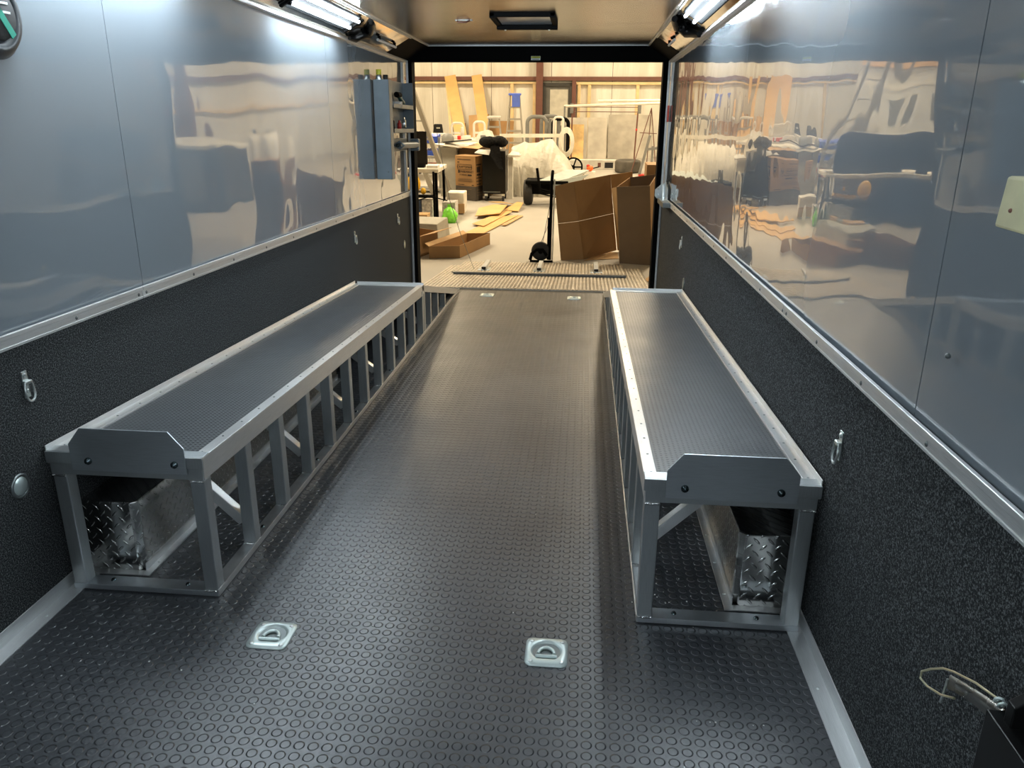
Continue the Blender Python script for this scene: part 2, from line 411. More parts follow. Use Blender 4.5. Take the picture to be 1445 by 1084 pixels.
# ================================================================ BENCHES
def bench(side):
    L = side == 'left'
    xi, xo, q = (-1.17, -1.685, -1) if L else (.213, .722, 1)     # q points to the wall
    lab = 'long raised aluminium track bench along the left wall with a black tread top' if L else 'long raised aluminium track bench along the right wall with a black tread top'
    yf, yj, ye = 2.12, 5.57, 7.26
    def zt(y): return .505-(y-yf)*(.505-.384)/(yj-yf) if y <= yj else .384-(y-yj)*(.384-.02)/(ye-yj)
    t = thing('track_bench', lab, 'bench', ((xi+xo)/2, yf, 0), 'raised track benches')
    def X(a): return xi+q*a                                        # a metres from the inner face to the wall
    W_ = abs(xo-xi)
    def slant(mb, a0, a1, y0, y1, d0, d1):                          # d: depth below the top line
        xs = sorted((X(a0), X(a1)))
        P = lambda y, d: [(xs[0], y, zt(y)-d), (xs[1], y, zt(y)-d)]
        b = [P(y0, d1)[0], P(y0, d1)[1], P(y1, d1)[1], P(y1, d1)[0]]; u = [P(y0, d0)[0], P(y0, d0)[1], P(y1, d0)[1], P(y1, d0)[0]]
        mb.hexa(b, u)
    a = MB(); slant(a, -.004, .0035, yf+.001, yj, .0, .038); slant(a, .0, .05, yf+.006, yj, .034, .075); slant(a, -.004, .036, yf+.001, yj, -.004, .0005)
    r = a.build('inner_rail', 'alu_l', t, bevel=.0015)
    k = yf+.05
    while k < yj: MB().ball((X(.02), k, zt(k)+.004), .0045, 5, (1, 1, .45)).build('rivet', 'zincd', r) if k < 4.9 else None; k += .148
    a = MB(); slant(a, W_-.04, W_, yf, yj, -.003, .04); slant(a, W_, W_+.004, yf, yj, -.022, .04)
    r = a.build('wall_rail', 'alu_l', t, bevel=.0015)
    k = yf+.06
    while k < 4.9: MB().ball((X(W_-.022), k, zt(k)+.003), .0045, 5, (1, 1, .45)).build('rivet', 'zincd', r); k += .148
    a = MB(); xs = sorted((X(-.004), X(W_+.004)))
    a.box(xs[0], xs[1], yf-.006, yf-.0005, .470, .5095); a.box(xs[0]+.001, xs[1]-.001, yf-.001, yf+.045, .5055, .5105)
    a.box(xs[0]+.007, xs[1]-.007, yf, yf+.05, .4295, .4745); a.build('front_rail', 'alu_d', t, bevel=.0015)
    a = MB(); a.box(xs[0], xs[1], yj-.05, yj, zt(yj)-.06, zt(yj)+.003); a.box(xs[0]+.02, xs[1], yj-.004, yj, zt(yj), zt(yj)+.018); a.build('rear_rail', 'alu_l', t, bevel=.0015)
    a = MB(); slant(a, .034, W_-.038, yf+.046, yj-.05, .003, .016); a.build('tread_mat', 'mat', t)
    # stop plate
    c = (xi+xo)/2; hw = .192 if not L else .19
    if L: c = -1.408
    else: c = .465
    z0, z1 = .452, .597
    pts = [(c-hw, z0), (c+hw, z0), (c+hw, z1-.055), (c+hw-.045, z1), (c-hw+.045, z1), (c-hw, z1-.055)]
    sp = MB().prism([(x, yf-.0075, z) for x, z in pts], (0, -.005, 0)).build('stop_plate', 'alu_x', t, bevel=.001)
    for dx in (-hw+.06, hw-.035) if L else (-hw+.055, hw-.05):
        MB().lathe([(0, -.0125), (.007, -.0125), (.0075, -.006), (.0115, -.006), (.0115, 0)], (c+dx, yf-.0125, .487), 'Y', 12).build('bolt', 'bolt', sp)
    # base frame
    a = MB(); xb = sorted((X(0), X(.05))); a.box(*xb, yf+.053, ye, .003, .022); a.box(*sorted((X(-.001), X(.005))), yf, ye, .003, .028)
    br = a.build('base_rail', 'alu', t, bevel=.0015)
    for k in (2.56, 3.20, 3.84, 4.6, 5.4): MB().lathe([(0, .006), (.006, .006), (.009, 0)], (X(.028), k, .022), 'Z', 10).build('bolt', 'bolt', br)
    a = MB(); a.box(*sorted((X(.001), X(W_-.005))), yf-.002, yf+.055, .004, .0235); bf = a.build('base_cross_member', 'alu_x', t, bevel=.0015)
    for d in (.12, W_-.13): MB().lathe([(0, .006), (.006, .006), (.009, 0)], (X(d), yf+.028, .024), 'Z', 10).build('bolt', 'bolt', bf)
    a = MB(); a.box(*sorted((X(W_-.05), X(W_-.005))), 4.5, ye-.8, .003, .020); a.build('base_rail', 'alu', t)
    # uprights
    ys = [yf+.31*i for i in range(12)]
    for i, y in enumerate(ys):
        tp = zt(y+.05)-.070 if i else .428
        a = MB(); a.box(*sorted((X(.001), X(.048))), y+.001, y+.048, .02, tp); u = a.build('upright', 'alu_d', t, bevel=.003)
        if i < 9:
            a = MB(); zt_ = tp-.002
            n = 9
            pts = [(X(.002+.044*k/n), y-.001, zt_+random.uniform(-.001, .001)) for k in range(n+1)]
            a.tube(pts, [random.uniform(.0035, .0052) for _ in pts], 6); a.build('weld_bead', 'weld', u)
            pts = [(X(.002+.044*k/n), y-.001, .024+random.uniform(-.001, .001)) for k in range(n+1)]
            MB().tube(pts, [random.uniform(.003, .0045) for _ in pts], 6).build('weld_bead', 'weld', u)
        if i in (1, 3, 5, 7, 9, 11):
            a = MB(); a.bar((X(.046), y+.025, .11), (X(.34), y+.025, tp-.02), .038, .038, (0, 1, 0)); a.build('diagonal_brace', 'alu_l', t, bevel=.002)
            a = MB(); xx = sorted((X(.05), X(W_-.04))); a.box(*xx, y+.006, y+.044, tp-.02, zt(y+.05)-.022); a.build('cross_member', 'alu_d', t)
    for i in (0, 8, 11):
        y = ys[i]; tp = zt(y+.05)-.042 if i else .428
        a = MB(); a.box(*sorted((X(W_-.052), X(W_-.006))), y+.001, y+.048, .02, tp); u = a.build('upright', 'alu_d', t, bevel=.003)
        if i == 0:
            pts = [(X(W_-.05+.044*k/9), y-.001, tp-.002+random.uniform(-.001, .001)) for k in range(10)]
            MB().tube(pts, [random.uniform(.0035, .0052) for _ in pts], 6).build('weld_bead', 'weld', u)
    # sloping tail: wedge
    a = MB(); slant(a, 0, .05, yj+.003, ye, .0, .05); a.build('tail_rail', 'alu_l', t, bevel=.0015)
    a = MB(); slant(a, W_-.05, W_, yj+.003, ye, .0, .05); a.build('tail_rail', 'alu_l', t, bevel=.0015)
    a = MB(); slant(a, .05, W_-.05, yj+.003, ye, .004, .016); a.build('tail_mat', 'mat', t)
    for y in (5.59, 5.83, 6.13, 6.46):
        MB().box(*sorted((X(.001), X(.048))), y, y+.047, .02, zt(y+.05)-.045).build('upright', 'alu_d', t, bevel=.002)
    return t
bench('left'); bench('right')

# wheel boxes of diamond plate
def wheel_box(L):
    x0, x1 = (-1.699, -1.495) if L else (.535, .734); y0, y1, h = 2.24, 4.45, .268
    t = thing('wheel_box', 'diamond plate wheel box %s' % ('beneath the left bench against the wall' if L else 'beneath the right bench against the wall'), 'wheel box', ((x0+x1)/2, y0, 0), 'diamond plate wheel boxes')
    c = .02
    xs = x1 if L else x0; s = 1 if L else -1
    a = MB()
    pts = [(x0 if L else x1, y0), (xs-s*c, y0), (xs, y0+c), (xs, y1), (x0 if L else x1, y1)]
    a.prism([(p[0], p[1], .003) for p in pts], (0, 0, h)); a.build('cover', 'diamond', t, bevel=.004)
    a = MB(); a.box(*sorted((xs, xs+s*.030)), y0-.03, y1, .003, .008); a.box(*sorted((x0 if L else x1, xs)), y0-.03, y0, .003, .008)
    a.box(*sorted((xs, xs+s*.004)), y0, y1, .003, .035)
    f = a.build('base_flange', 'alu', t, bevel=.001)
    for k in (2.3, 2.5, 2.7, 2.95, 3.2): MB().ball((xs+s*.017, k, .008), .006, 6, (1, 1, .5)).build('rivet', 'zinc', f)
wheel_box(True); wheel_box(False)

# recessed floor rings
def ring_plate(x, y, label):
    t = thing('recessed_tie_down', label, 'tie-down ring', (x, y, 0), 'recessed floor tie-downs')
    n = 40; hw = .064; rc = .018
    out = []
    for k in range(n):
        a = 2*math.pi*k/n; cx_, cy_ = math.cos(a), math.sin(a); m = max(abs(cx_), abs(cy_)); px, py = cx_/m*hw, cy_/m*hw
        ax, ay = max(-hw+rc, min(hw-rc, px)), max(-hw+rc, min(hw-rc, py)); d = math.hypot(px-ax, py-ay)
        if d > 1e-6: px, py = ax+(px-ax)/d*rc, ay+(py-ay)/d*rc
        out.append((px, py))
    inn = []
    for k in range(n):
        a = 2*math.pi*k/n; r = .046; px, py = math.cos(a)*r, math.sin(a)*r+.004
        py = max(py, -.034); inn.append((px, py))
    vs = [(x+p[0], y+p[1], .001) for p in out]+[(x+p[0]*.985, y+p[1]*.985, .0055) for p in out]+[(x+p[0]*1.07, y+p[1]*1.07, .0080) for p in inn]+[(x+p[0], y+p[1], .0065) for p in inn]+[(x+p[0]*.9, y+p[1]*.9, .0008) for p in inn]
    fs = [(j*n+k, j*n+(k+1) % n, (j+1)*n+(k+1) % n, (j+1)*n+k) for j in range(4) for k in range(n)]
    p = MB().add(vs, fs, True).build('plate', 'zwhite', t)
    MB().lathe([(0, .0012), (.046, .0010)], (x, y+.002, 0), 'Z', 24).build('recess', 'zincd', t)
    pts = [(x+.024*math.cos(a), y-.012+.030*math.sin(a), .006) for a in [math.pi*k/14 for k in range(15)]]
    rg = MB(); rg.tube(pts, .0055, 8); rg.tube([(x-.032, y-.022, .006), (x+.032, y-.022, .006)], .0055, 8); rg.build('ring', 'zwhite', t)
    for sx in (-1, 1):
        for sy in (-1, 1): MB().ball((x+sx*.046, y+sy*.046, .0055), .008, 8, (1, 1, .55)).build('screw', 'zinc', t)
    return t
rp = ring_plate(-.915, 1.937, 'square zinc tie-down plate set in the rubber floor, nearest the left bench foot')
dup(rp, (-.065, 1.941, 0), 'square zinc tie-down plate set in the rubber floor, nearest the right bench foot')
dup(rp, (-.88, 7.09, 0), 'small far tie-down plate in the floor before the ramp, nearer the left bench')
dup(rp, (-.06, 7.05, 0), 'small far tie-down plate in the floor before the ramp, nearer the right bench')

# wall tie rings
def tie(x, y, z, s, label, small=1.):
    t = thing('tie_ring', label, 'tie ring', (x, y, z), 'tie rings on the carpeted walls')
    MB().box(*sorted((x, x+s*.004)), y-.012, y+.012, z-.04, z+.045).build('bracket', 'zinc', t, bevel=.001)
    b = MB(); b.box(*sorted((x, x+s*.016)), y-.014, y+.014, z+.004, z+.016); b.build('saddle', 'zinc', t, bevel=.003)
    pts = [(x+s*.011, y-.015, z+.010), (x+s*.012, y-.020, z-.02)]+[(x+s*.014, y-.018*math.cos(a), z-.030-.020*math.sin(a)) for a in [math.pi*k/8 for k in range(9)]]+[(x+s*.012, y+.020, z-.02), (x+s*.011, y+.015, z+.010)]
    MB().tube(pts, .0036, 8, True).build('ring', 'zinc', t)
    for dz in (.033, -.018): MB().ball((x+s*.004, y, z+dz), .008, 7, (.6, 1, 1)).build('screw', 'zinc', t)
    return t
tie(WL, 2.106, .735, 1, 'zinc tie ring on the left carpeted wall, large, above the near bench end')
tie(WL, 5.67, .715, 1, 'zinc tie ring on the left carpeted wall beyond the middle of the bench')
tie(WL, 7.05, .70, 1, 'tiny zinc tie ring high on the left carpet by the door post')
tie(WR, 2.05, .665, -1, 'zinc tie ring on the right carpeted wall, large, above the near bench end')
tie(WR, 5.85, .70, -1, 'tiny zinc tie ring on the right carpet beyond the belt trim')
def disc(x, y, z, s, label, r=.036):
    t = thing('round_cover_plate', label, 'cover plate', (x, y, z), 'round cover plates on the carpet')
    MB().lathe([(r-.006, 0), (r+.004, 0), (r+.004, s*.004), (r-.001, s*.008), (r-.006, s*.004)], (x, y, z), 'X', 28).build('rim', 'zincd', t)
    MB().lathe([(0, s*.005), (r-.007, s*.004), (r-.006, s*.0)], (x, y, z), 'X', 28).build('disc', 'zwhite', t)
disc(WL, 2.0, .442, 1, 'round silver cover plate on the left carpet beside the near bench end')
disc(WL, 7.28, .433, 1, 'small round silver plate low on the left carpet near the door post')
disc(WR, 5.57, .445, -1, 'small round silver plate on the right carpet at the far bench end')

# LED tube lights
def led(side, y0, y1, label, vis=True):
    s = 1 if side == 'left' else -1
    base = WL if side == 'left' else WR
    t = thing('tube_light', label, 'light', (base+s*.11, (y0+y1)/2, 2.15), 'twin LED tube lights in the coves')
    a0 = Vector((base, 0, ZW+.004)); a1 = Vector((-1.475 if s > 0 else .535, 0, ZC+.002)); d = (a1-a0); nrm = Vector((d.z, 0, -d.x))*s; nrm.normalize()
    if nrm.z > 0: nrm = -nrm
    def P(f, h, y): p = a0+d*f+nrm*h; p.y = y; return p
    b = MB(); b.hexa([P(.22, 0.004, y0-.03), P(.84, .004, y0-.03), P(.84, .004, y1+.03), P(.22, .004, y1+.03)], [P(.26, .010, y0-.03), P(.80, .010, y0-.03), P(.80, .010, y1+.03), P(.26, .010, y1+.03)])
    b.build('housing', 'lampg', t, bevel=.002)
    for f in (.44, .72):
        tb = MB().cyl(P(f, .024, y0), P(f, .024, y1), .009, 12).build('tube', 'tube', t)
        for y, e in ((y0, -.025), (y1, .025)): MB().cyl(P(f, .024, y), P(f, .024, y+e), .014, 10).build('end_cap', 'black', t)
    for y in (y0-.028, y1+.028): b = MB().bar(P(.24, .022, y), P(.84, .022, y), .012, .032, (0, 1, 0)).build('end_plate', 'black', t, bevel=.002)
led('left', 4.38, 5.46, 'bright twin LED tube light in the left cove near the rear')
led('right', 4.17, 5.26, 'bright twin LED tube light in the right cove near the rear')
led('left', 2.25, 3.35, 'twin LED tube light in the left cove over the bench front')
led('right', 2.25, 3.35, 'twin LED tube light in the right cove over the bench front')
led('left', -1.0, .1, 'twin LED tube light in the left cove beside the camera')
led('right', -1.0, .1, 'twin LED tube light in the right cove beside the camera')
def cable_bundle(side):
    s = 1 if side == 'left' else -1; base = WL if side == 'left' else WR; yc = 5.72 if s > 0 else 5.52
    t = thing('cable_bundle', 'black plastic wrapped cable bundle behind the %s cove light' % side, 'cable bundle', (base+s*.10, yc, 2.10), 'cable bundles in the coves')
    a = MB(); random.seed(11+s)
    n = 9; P = []
    for k in range(n):
        f = k/(n-1); P.append((base+s*(.03+.165*f), yc+.16*math.sin(f*3)+random.uniform(-.03, .03), 2.085+.095*f+random.uniform(-.008, .004)))
    a.tube(P, [.018+.022*math.sin(math.pi*k/(n-1))+random.uniform(-.005, .006) for k in range(n)], 9); a.build('wrap', 'blackg', t)
    for j in range(3):
        a = MB(); pts = [(base+s*(.05+.04*j+.05*k/6), yc+.07+.03*j+.05*math.sin(k*1.3+j), 2.11+.012*k+.006*math.sin(k*2)) for k in range(7)]
        a.tube(pts, .005, 6); a.build('cable', 'black', t)
cable_bundle('left'); cable_bundle('right')
random.seed(5)
for side, y0, y1 in (('left', 6.15, 6.72), ('right', 6.2, 6.6)):
    s = 1 if side == 'left' else -1; base = WL if s > 0 else WR
    t = thing('grab_bar', 'short pale bar fixed in the %s cove near the rear header' % side, 'bar', (base+s*.12, y0, 2.13), 'short bars in the coves')
    MB().cyl((base+s*.12, y0, 2.118), (base+s*.12, y1, 2.118), .010, 10).build('bar', 'lampw', t)
    for y in (y0+.04, y1-.04): MB().bar((base+s*.12, y, 2.122), (base+s*.122, y, 2.150), .02, .02, (0, 1, 0)).build('clip', 'black', t)

# ceiling dome light and latch
t = thing('ceiling_vent', 'black framed ceiling vent with pale lens near the rear header', 'vent', (-.45, 5.75, 2.18))
a = MB(); x0, x1, y0, y1 = -.66, -.23, 5.48, 5.98
a.box(x0, x1, y0, y0+.035, 2.186, 2.211); a.box(x0, x1, y1-.06, y1, 2.160, 2.211); a.box(x0, x0+.035, y0, y1, 2.18, 2.211); a.box(x1-.035, x1, y0, y1, 2.18, 2.211)
a.build('frame', 'black', t, bevel=.004)
MB().hexa([(x0+.04, y0+.04, 2.196), (x1-.04, y0+.04, 2.196), (x1-.04, y1-.06, 2.190), (x0+.04, y1-.06, 2.190)], [(x0+.04, y0+.04, 2.21), (x1-.04, y0+.04, 2.21), (x1-.04, y1-.06, 2.21), (x0+.04, y1-.06, 2.21)]).build('lens', 'lens', t)
for dx in (.06, .37): MB().ball((x0+dx, y1-.03, 2.160), .008, 6).build('screw', 'zinc', t)
t = thing('ceiling_pull', 'small dark pull handle on the ceiling left of the vent', 'handle', (-.88, 5.8, 2.19))
MB().tube([(-.925, 5.83, 2.209), (-.92, 5.81, 2.194), (-.86, 5.80, 2.192), (-.835, 5.83, 2.209)], .006, 8).build('grip', 'brown', t)
MB().box(-.94, -.82, 5.82, 5.85, 2.205, 2.211).build('backing_plate', 'lampw', t)

# spray can holder on the left wall near the rear
t = thing('spray_can_holder', 'blue-grey sheet metal holder on the left wall with spray cans in its top', 'holder', (-1.65, 6.5, 1.09))
a = MB(); x0, x1, y0, y1, z0, z1 = -1.699, -1.572, 6.40, 6.50, 1.09, 1.855; th = .004
a.box(x0, x1, y0, y0+th, z0, z1); a.box(x0, x1, y1-th, y1, z0, z1); a.box(x1-th, x1, y0, y1, z0, z1); a.box(x0, x0+th, y0, y1, z0, z1); a.box(x0, x1, y0, y1, z0, z0+th)
a.box(x1, x1+.003, y0+.012, y1, z0+.14, z0+.143); a.build('bin', 'greyp', t, bevel=.003)
for dz in (.03,): MB().ball((x1-.03, y0, z0+.06), .006, 6).build('rivet', 'zincd', t)
for y, e in ((6.50, .34),):
    b = MB().box(x0, x0+.006, y, y+e, 1.305, 1.40)
    b.box(x0, x1-.02, y+.02, y+.026, 1.305, 1.40); b.build('bracket', 'greyp', t, bevel=.004)
def can(x, y, z, cap, body, label):
    c = thing('spray_can', label, 'spray can', (x, y, z), 'spray cans in the wall holder')
    MB().lathe([(0, 0), (.024, 0), (.025, .004), (.025, .185), (.022, .200), (.018, .208), (0, .209)], (x, y, z), 'Z', 20).build('can_body', body, c)
    MB().lathe([(.020, .205), (.021, .24), (.019, .245), (0, .246)], (x, y, z), 'Z', 16).build('cap', cap, c)
zc = 1.855-.17
for (x, y, cap, body, lab) in ((-1.662, 6.45, 'yellow', 'zinc', 'spray can with yellow cap in the top of the wall holder'), (-1.608, 6.45, 'blackg', 'white', 'shorter black capped can beside the yellow capped one')):
    can(x, y, .002+zc-(.04 if 'shorter' in lab else 0), cap, body, lab)
MB().box(x0+th, x1-th, y0+th, y1-th, zc-.048, zc-.04).build('inner_shelf', 'greyp', t)
MB().box(x0+th, x0+.062, y0+th, y1-th, zc-.04, zc-.0).build('riser', 'greyp', t)
# wall shelf behind holder
t = thing('wall_shelf', 'grey metal wall tray behind the spray can holder holding tape and tools', 'shelf', (-1.66, 7.0, 1.44))
x0, x1 = -1.699, -1.60
a = MB(); a.box(x0, x0+.004, 6.66, 7.42, 1.45, 1.88); a.build('back_panel', 'greyp', t)
for z in (1.45, 1.65):
    a = MB(); a.box(x0, x1, 6.66, 7.42, z, z+.004); a.box(x1-.003, x1, 6.66, 7.42, z, z+.035); a.build('tray', 'greyp', t, bevel=.001)
MB().box(x0, x1, 7.416, 7.42, 1.45, 1.88).build('end_panel', 'greyp', t)
t = MB().lathe([(.022, 0), (.052, 0), (.052, .048), (.022, .048), (.022, 0)], (-1.645, 6.95, 1.66), 'Z', 24).build('tape_roll', 'paper', label='pale roll of masking tape on the wall tray', cat='tape roll')
t = thing('impact_tool', 'teal and black hand tool on the wall tray by the tape roll', 'tool', (-1.65, 7.15, 1.66))
MB().tube([(-1.65, 7.05, 1.76), (-1.65, 7.12, 1.735), (-1.65, 7.22, 1.70), (-1.65, 7.25, 1.675)], [.016, .02, .022, .02], 10).build('grip', 'teal', t)
MB().cyl((-1.65, 6.98, 1.765), (-1.65, 7.1, 1.765), .024, 14).build('head', 'black', t)
for k, (y, r, h, m_, lab) in enumerate(((6.80, .02, .12, 'blackg', 'dark bottle lying low in the lower wall tray'), (7.05, .018, .10, 'red', 'small red tube in the lower wall tray'), (7.22, .022, .13, 'zinc', 'silver tin in the lower wall tray by the post'))):
    o = MB().lathe([(0, 0), (r, 0), (r, h*.75), (r*.5, h*.85), (r*.5, h), (0, h)], (-1.65, y, 1.455), 'Z', 14).build('bottle', m_, label=lab, cat='bottle', group='small bottles in the wall tray')
# bar lock bracket
t = thing('door_bar_bracket', 'blue-grey bar latch bracket on the left wall beside the door post', 'bracket', (-1.66, 7.1, 1.28))
a = MB(); a.box(-1.699, -1.69, 6.98, 7.50, 1.29, 1.40); a.build('base_plate', 'greyp', t, bevel=.006)
MB().cyl((-1.655, 7.0, 1.345), (-1.60, 7.52, 1.340), .028, 14).build('bar', 'greyp', t)
MB().tube([(-1.69, 7.0, 1.345), (-1.64, 6.99, 1.375), (-1.60, 7.0, 1.345), (-1.64, 7.0, 1.315)], .012, 8, True).build('ear', 'greyp', t)
MB().box(-1.66, -1.575, 7.50, 7.56, 1.285, 1.395).build('end_plate', 'greyp', t, bevel=.012)
MB().lathe([(0, -.01), (.016, -.01), (.016, .01), (0, .01)], (-1.655, 6.985, 1.345), 'Y', 10).build('bolt', 'bolt', t)

# latch bracket on the right wall at the rear end of the belt trim
t = thing('door_latch', 'zinc hinged latch plate on the right wall above the end of the belt trim', 'latch', (.70, 7.1, .88))
a = MB(); a.prism([(.732, 7.05, .90), (.732, 7.32, .90), (.732, 7.40, .94), (.732, 7.40, 1.0), (.732, 7.25, 1.05), (.732, 7.05, 1.00)], (-.006, 0, 0)); a.build('wall_leaf', 'zinc', t)
a = MB(); a.prism([(.730, 7.28, .895), (.66, 7.28, .895), (.638, 7.28, .92), (.638, 7.28, .975), (.70, 7.28, 1.03), (.730, 7.28, 1.03)], (0, .006, 0)); a.build('ear_plate', 'zinc', t)
MB().box(.664, .73, 6.75, 7.26, .862, .905).build('channel', 'zincd', t, bevel=.003)
MB().bar((.688, 7.0, .87), (.688, 7.06, 1.03), .012, .016, (0, 1, 0)).build('lever', 'zinc', t, bevel=.002)
for y, z in ((7.29, .985), (7.29, .93)): MB().ball((.668, 7.277, z), .009, 7).build('screw', 'zinc', t)
MB().ball((.733, 6.68, .985), .007, 7).build('wall_rivet', label='tiny bright rivet on the right panel beside the latch plate', cat='rivet', mat='zinc')
MB().box(.7275, .7335, 7.44, 7.56, 1.56, 1.70).build('reflector_sticker', 'red', label='red reflective sticker on the right wall beside the door post', cat='sticker')

# socket in left upper corner: round black fan with a green arrow
t = thing('round_vent_fan', 'round black plastic cap with green stripes on the upper left wall', 'vent cap', (WL, 2.24, 1.68))
c0 = (WL, 2.242, 1.795)
MB().lathe([(0.108, 0), (.120, .002), (.120, .012), (.104, .030), (.080, .036), (.078, .030), (0, .030)], c0, 'X', 40).build('rim', plain('smoked_plastic', (.03, .035, .04), .35), t)
MB().lathe([(0, .040), (.066, .040), (.070, .030)], c0, 'X', 36).build('hub_disc', 'blackm', t)
for k, (dy, z0, dy1, z1) in enumerate(((-.035, .055, .0, .005), (-.01, .02, .045, -.055))):
    MB().bar((WL+.0405, c0[1]+dy, c0[2]+z0), (WL+.0405, c0[1]+dy1, c0[2]+z1), .022, .003, (1, 0, 0)).build('green_stripe', 'green', t)
for dy, dz, l in ((.028, .028, .032), (.035, .004, .03)): MB().box(WL+.0395, WL+.0415, c0[1]+dy-.02, c0[1]+dy-.02+l, c0[2]+dz, c0[2]+dz+.006).build('printed_mark', 'label', t)
for k in range(6):
    a_ = k*math.pi/3+.4; MB().ball((WL+.022, c0[1]+.092*math.cos(a_), c0[2]+.092*math.sin(a_)), .007, 6).build('screw', 'zinc', t)

# wooden block on the right wall
t = thing('wooden_block', 'pale wooden block jutting from the right wall near the camera', 'wood block', (.64, .98, 1.37))
a = MB(); a.hexa([(.550, .84, 1.372), (.725, .84, 1.372), (.725, 1.10, 1.378), (.550, 1.105, 1.378)], [(.558, .84, 1.444), (.725, .84, 1.444), (.725, 1.10, 1.444), (.558, 1.112, 1.444)])
a.build('block', 'pine', t, bevel=.004)
MB().box(.725, .742, .80, 1.12, 1.362, 1.45).build('mounting_plate', 'greyf', t)
MB().ball((.5525, 1.075, 1.402), .003, 6).build('knot', 'brown', t)
MB().ball((.731, 1.542, 1.075), .006, 7).build('wall_rivet', label='lone rivet low on the near right glossy panel', cat='rivet', mat='zincd')

# strap catch, lower right
t = thing('strap_catch', 'black wall bracket with a steel strap and brass wire loop, lower right', 'catch', (.69, 1.05, .50))
a = MB(); a.box(.715, .735, .78, 1.06, .42, .76); a.box(.645, .735, .86, 1.030, .535, .655); a.prism([(.735, .99, .75), (.66, .99, .69), (.66, .99, .64), (.735, .99, .64)], (0, .02, 0)); a.build('bracket', 'blackg', t, bevel=.002)
a = MB(); n = 10; P0 = []; P1 = []
for k in range(n+1):
    f = k/n; x = .675-.015*f; y = 1.035+.135*f; z = .634-.024*f-.018*f*f; hh = .020*(1-.30*math.sin(f*2.2)); P0.append((x, y, z-hh)); P1.append((x, y, z+hh*.9))
a.add(P0+P1+[(p[0]+.002, p[1], p[2]) for p in P0+P1], [(k, k+1, n+2+k, n+1+k) for k in range(n)]+[(2*n+2+k, 3*n+3+k, 3*n+4+k, 2*n+3+k) for k in range(n)]+[(k, 2*n+2+k, 2*n+3+k, k+1) for k in range(n)]+[(n+1+k, n+2+k, 3*n+4+k, 3*n+3+k) for k in range(n)], True)
a.build('strap', brushed('steel_strap', (.36, .35, .32), .25, (3, 3, 120)), t)
a = MB(); a.tube([(.657+.003*math.sin(k*.3), 1.168+.002*k, .598-.010*k+.006*math.sin(k*.5)) for k in range(7)], .0022, 6); a.build('hook', 'zinc', t)
W0 = [(.675, 1.049, .656), (.67, 1.111, .638), (.665, 1.169, .613), (.66, 1.194, .600), (.655, 1.224, .574), (.65, 1.241, .555), (.65, 1.241, .540), (.65, 1.213, .545), (.655, 1.173, .560), (.66, 1.142, .580)]
a = MB(); a.tube(W0, .0022, 8); a.build('wire_loop', plain('brass_wire', (.72, .66, .45), .3, .9), t)
a = MB(); a.tube([(.668+.006*math.cos(k*.9), 1.025+.012*(k/7), .662+.006*math.sin(k*.9)) for k in range(15)], .0025, 6); a.build('spring', 'zwhite', t)
for y, z in ((.93, .72), (1.04, .50), (.93, .46)): MB().ball((.712, y, z), .009, 7).build('screw', 'zinc', t)

# crumbs on the floor
a = MB(); random.seed(3)
for k in range(70):
    if k < 26: x, y = random.gauss(.30, .05), random.gauss(2.33, .09)
    elif k < 40: x, y = random.gauss(-1.23, .03), random.gauss(2.2, .08)
    else: x, y = random.uniform(-1.5, .6), random.uniform(1.2, 3.2)
    if (x < -1.15 or x > .2) and y > 2.1 and k >= 40: y = 1.7
    r = random.uniform(.0010, .0022); a.box(x-r, x+r, y-r, y+r, .0005, .0005+r)
a.build('floor_crumbs', 'shaving', label='tiny white crumbs scattered over the black rubber floor', cat='crumbs', kind='stuff')

# ================================================================ RAMP (hangs from the trailer)
t = thing('ramp_door', 'tan corrugated ramp door folded down behind the trailer floor', 'ramp', (-.45, 7.5, -.1))
def zr(y): return -.012-(y-7.48)*.055
def corr(x0, x1, y0, y1, dz, taper=(0, 0), p=.0375, h=.007):
    a = MB(); n = int((x1-x0)/p)
    for k in range(n):
        xs = [x0+(x1-x0)*(k+f)/n for f in (0, .12, .5, .62)]
        prof = [(xs[0], 0), (xs[1], h), (xs[2], h), (xs[3], 0), (x0+(x1-x0)*(k+1)/n, 0)]
        c = (x0+x1)/2
        def sc_(x, y):
            f = (y-y0)/(y1-y0); return x+(taper[0] if x < c else taper[1])*f*abs(x-c)/(c-x0)
        vs = [(sc_(x, y0), y0, zr(y0)+z+dz) for x, z in prof]+[(sc_(x, y1), y1, zr(y1)+z+dz) for x, z in prof]
        a.add(vs, [(i, i+1, i+6, i+5) for i in range(4)])
    c0, c1 = x0, x1
    a.hexa([(c0, y0, zr(y0)-.03), (c1, y0, zr(y0)-.03), (c1+taper[1], y1, zr(y1)-.03), (c0+taper[0], y1, zr(y1)-.03)],
           [(c0, y0, zr(y0)+dz), (c1, y0, zr(y0)+dz), (c1+taper[1], y1, zr(y1)+dz), (c0+taper[0], y1, zr(y1)+dz)])
    return a
corr(-1.60, .70, 7.47, 9.35, 0).build('ramp_deck', 'rampm', t)
corr(-1.48, .50, 8.62, 9.66, .014).build('ramp_flap', 'rampm', t)
MB().box(-1.43, .49, 8.46, 8.50, zr(8.48)+.006, zr(8.48)+.032).build('edge_bar', 'rampbar', t, bevel=.003)
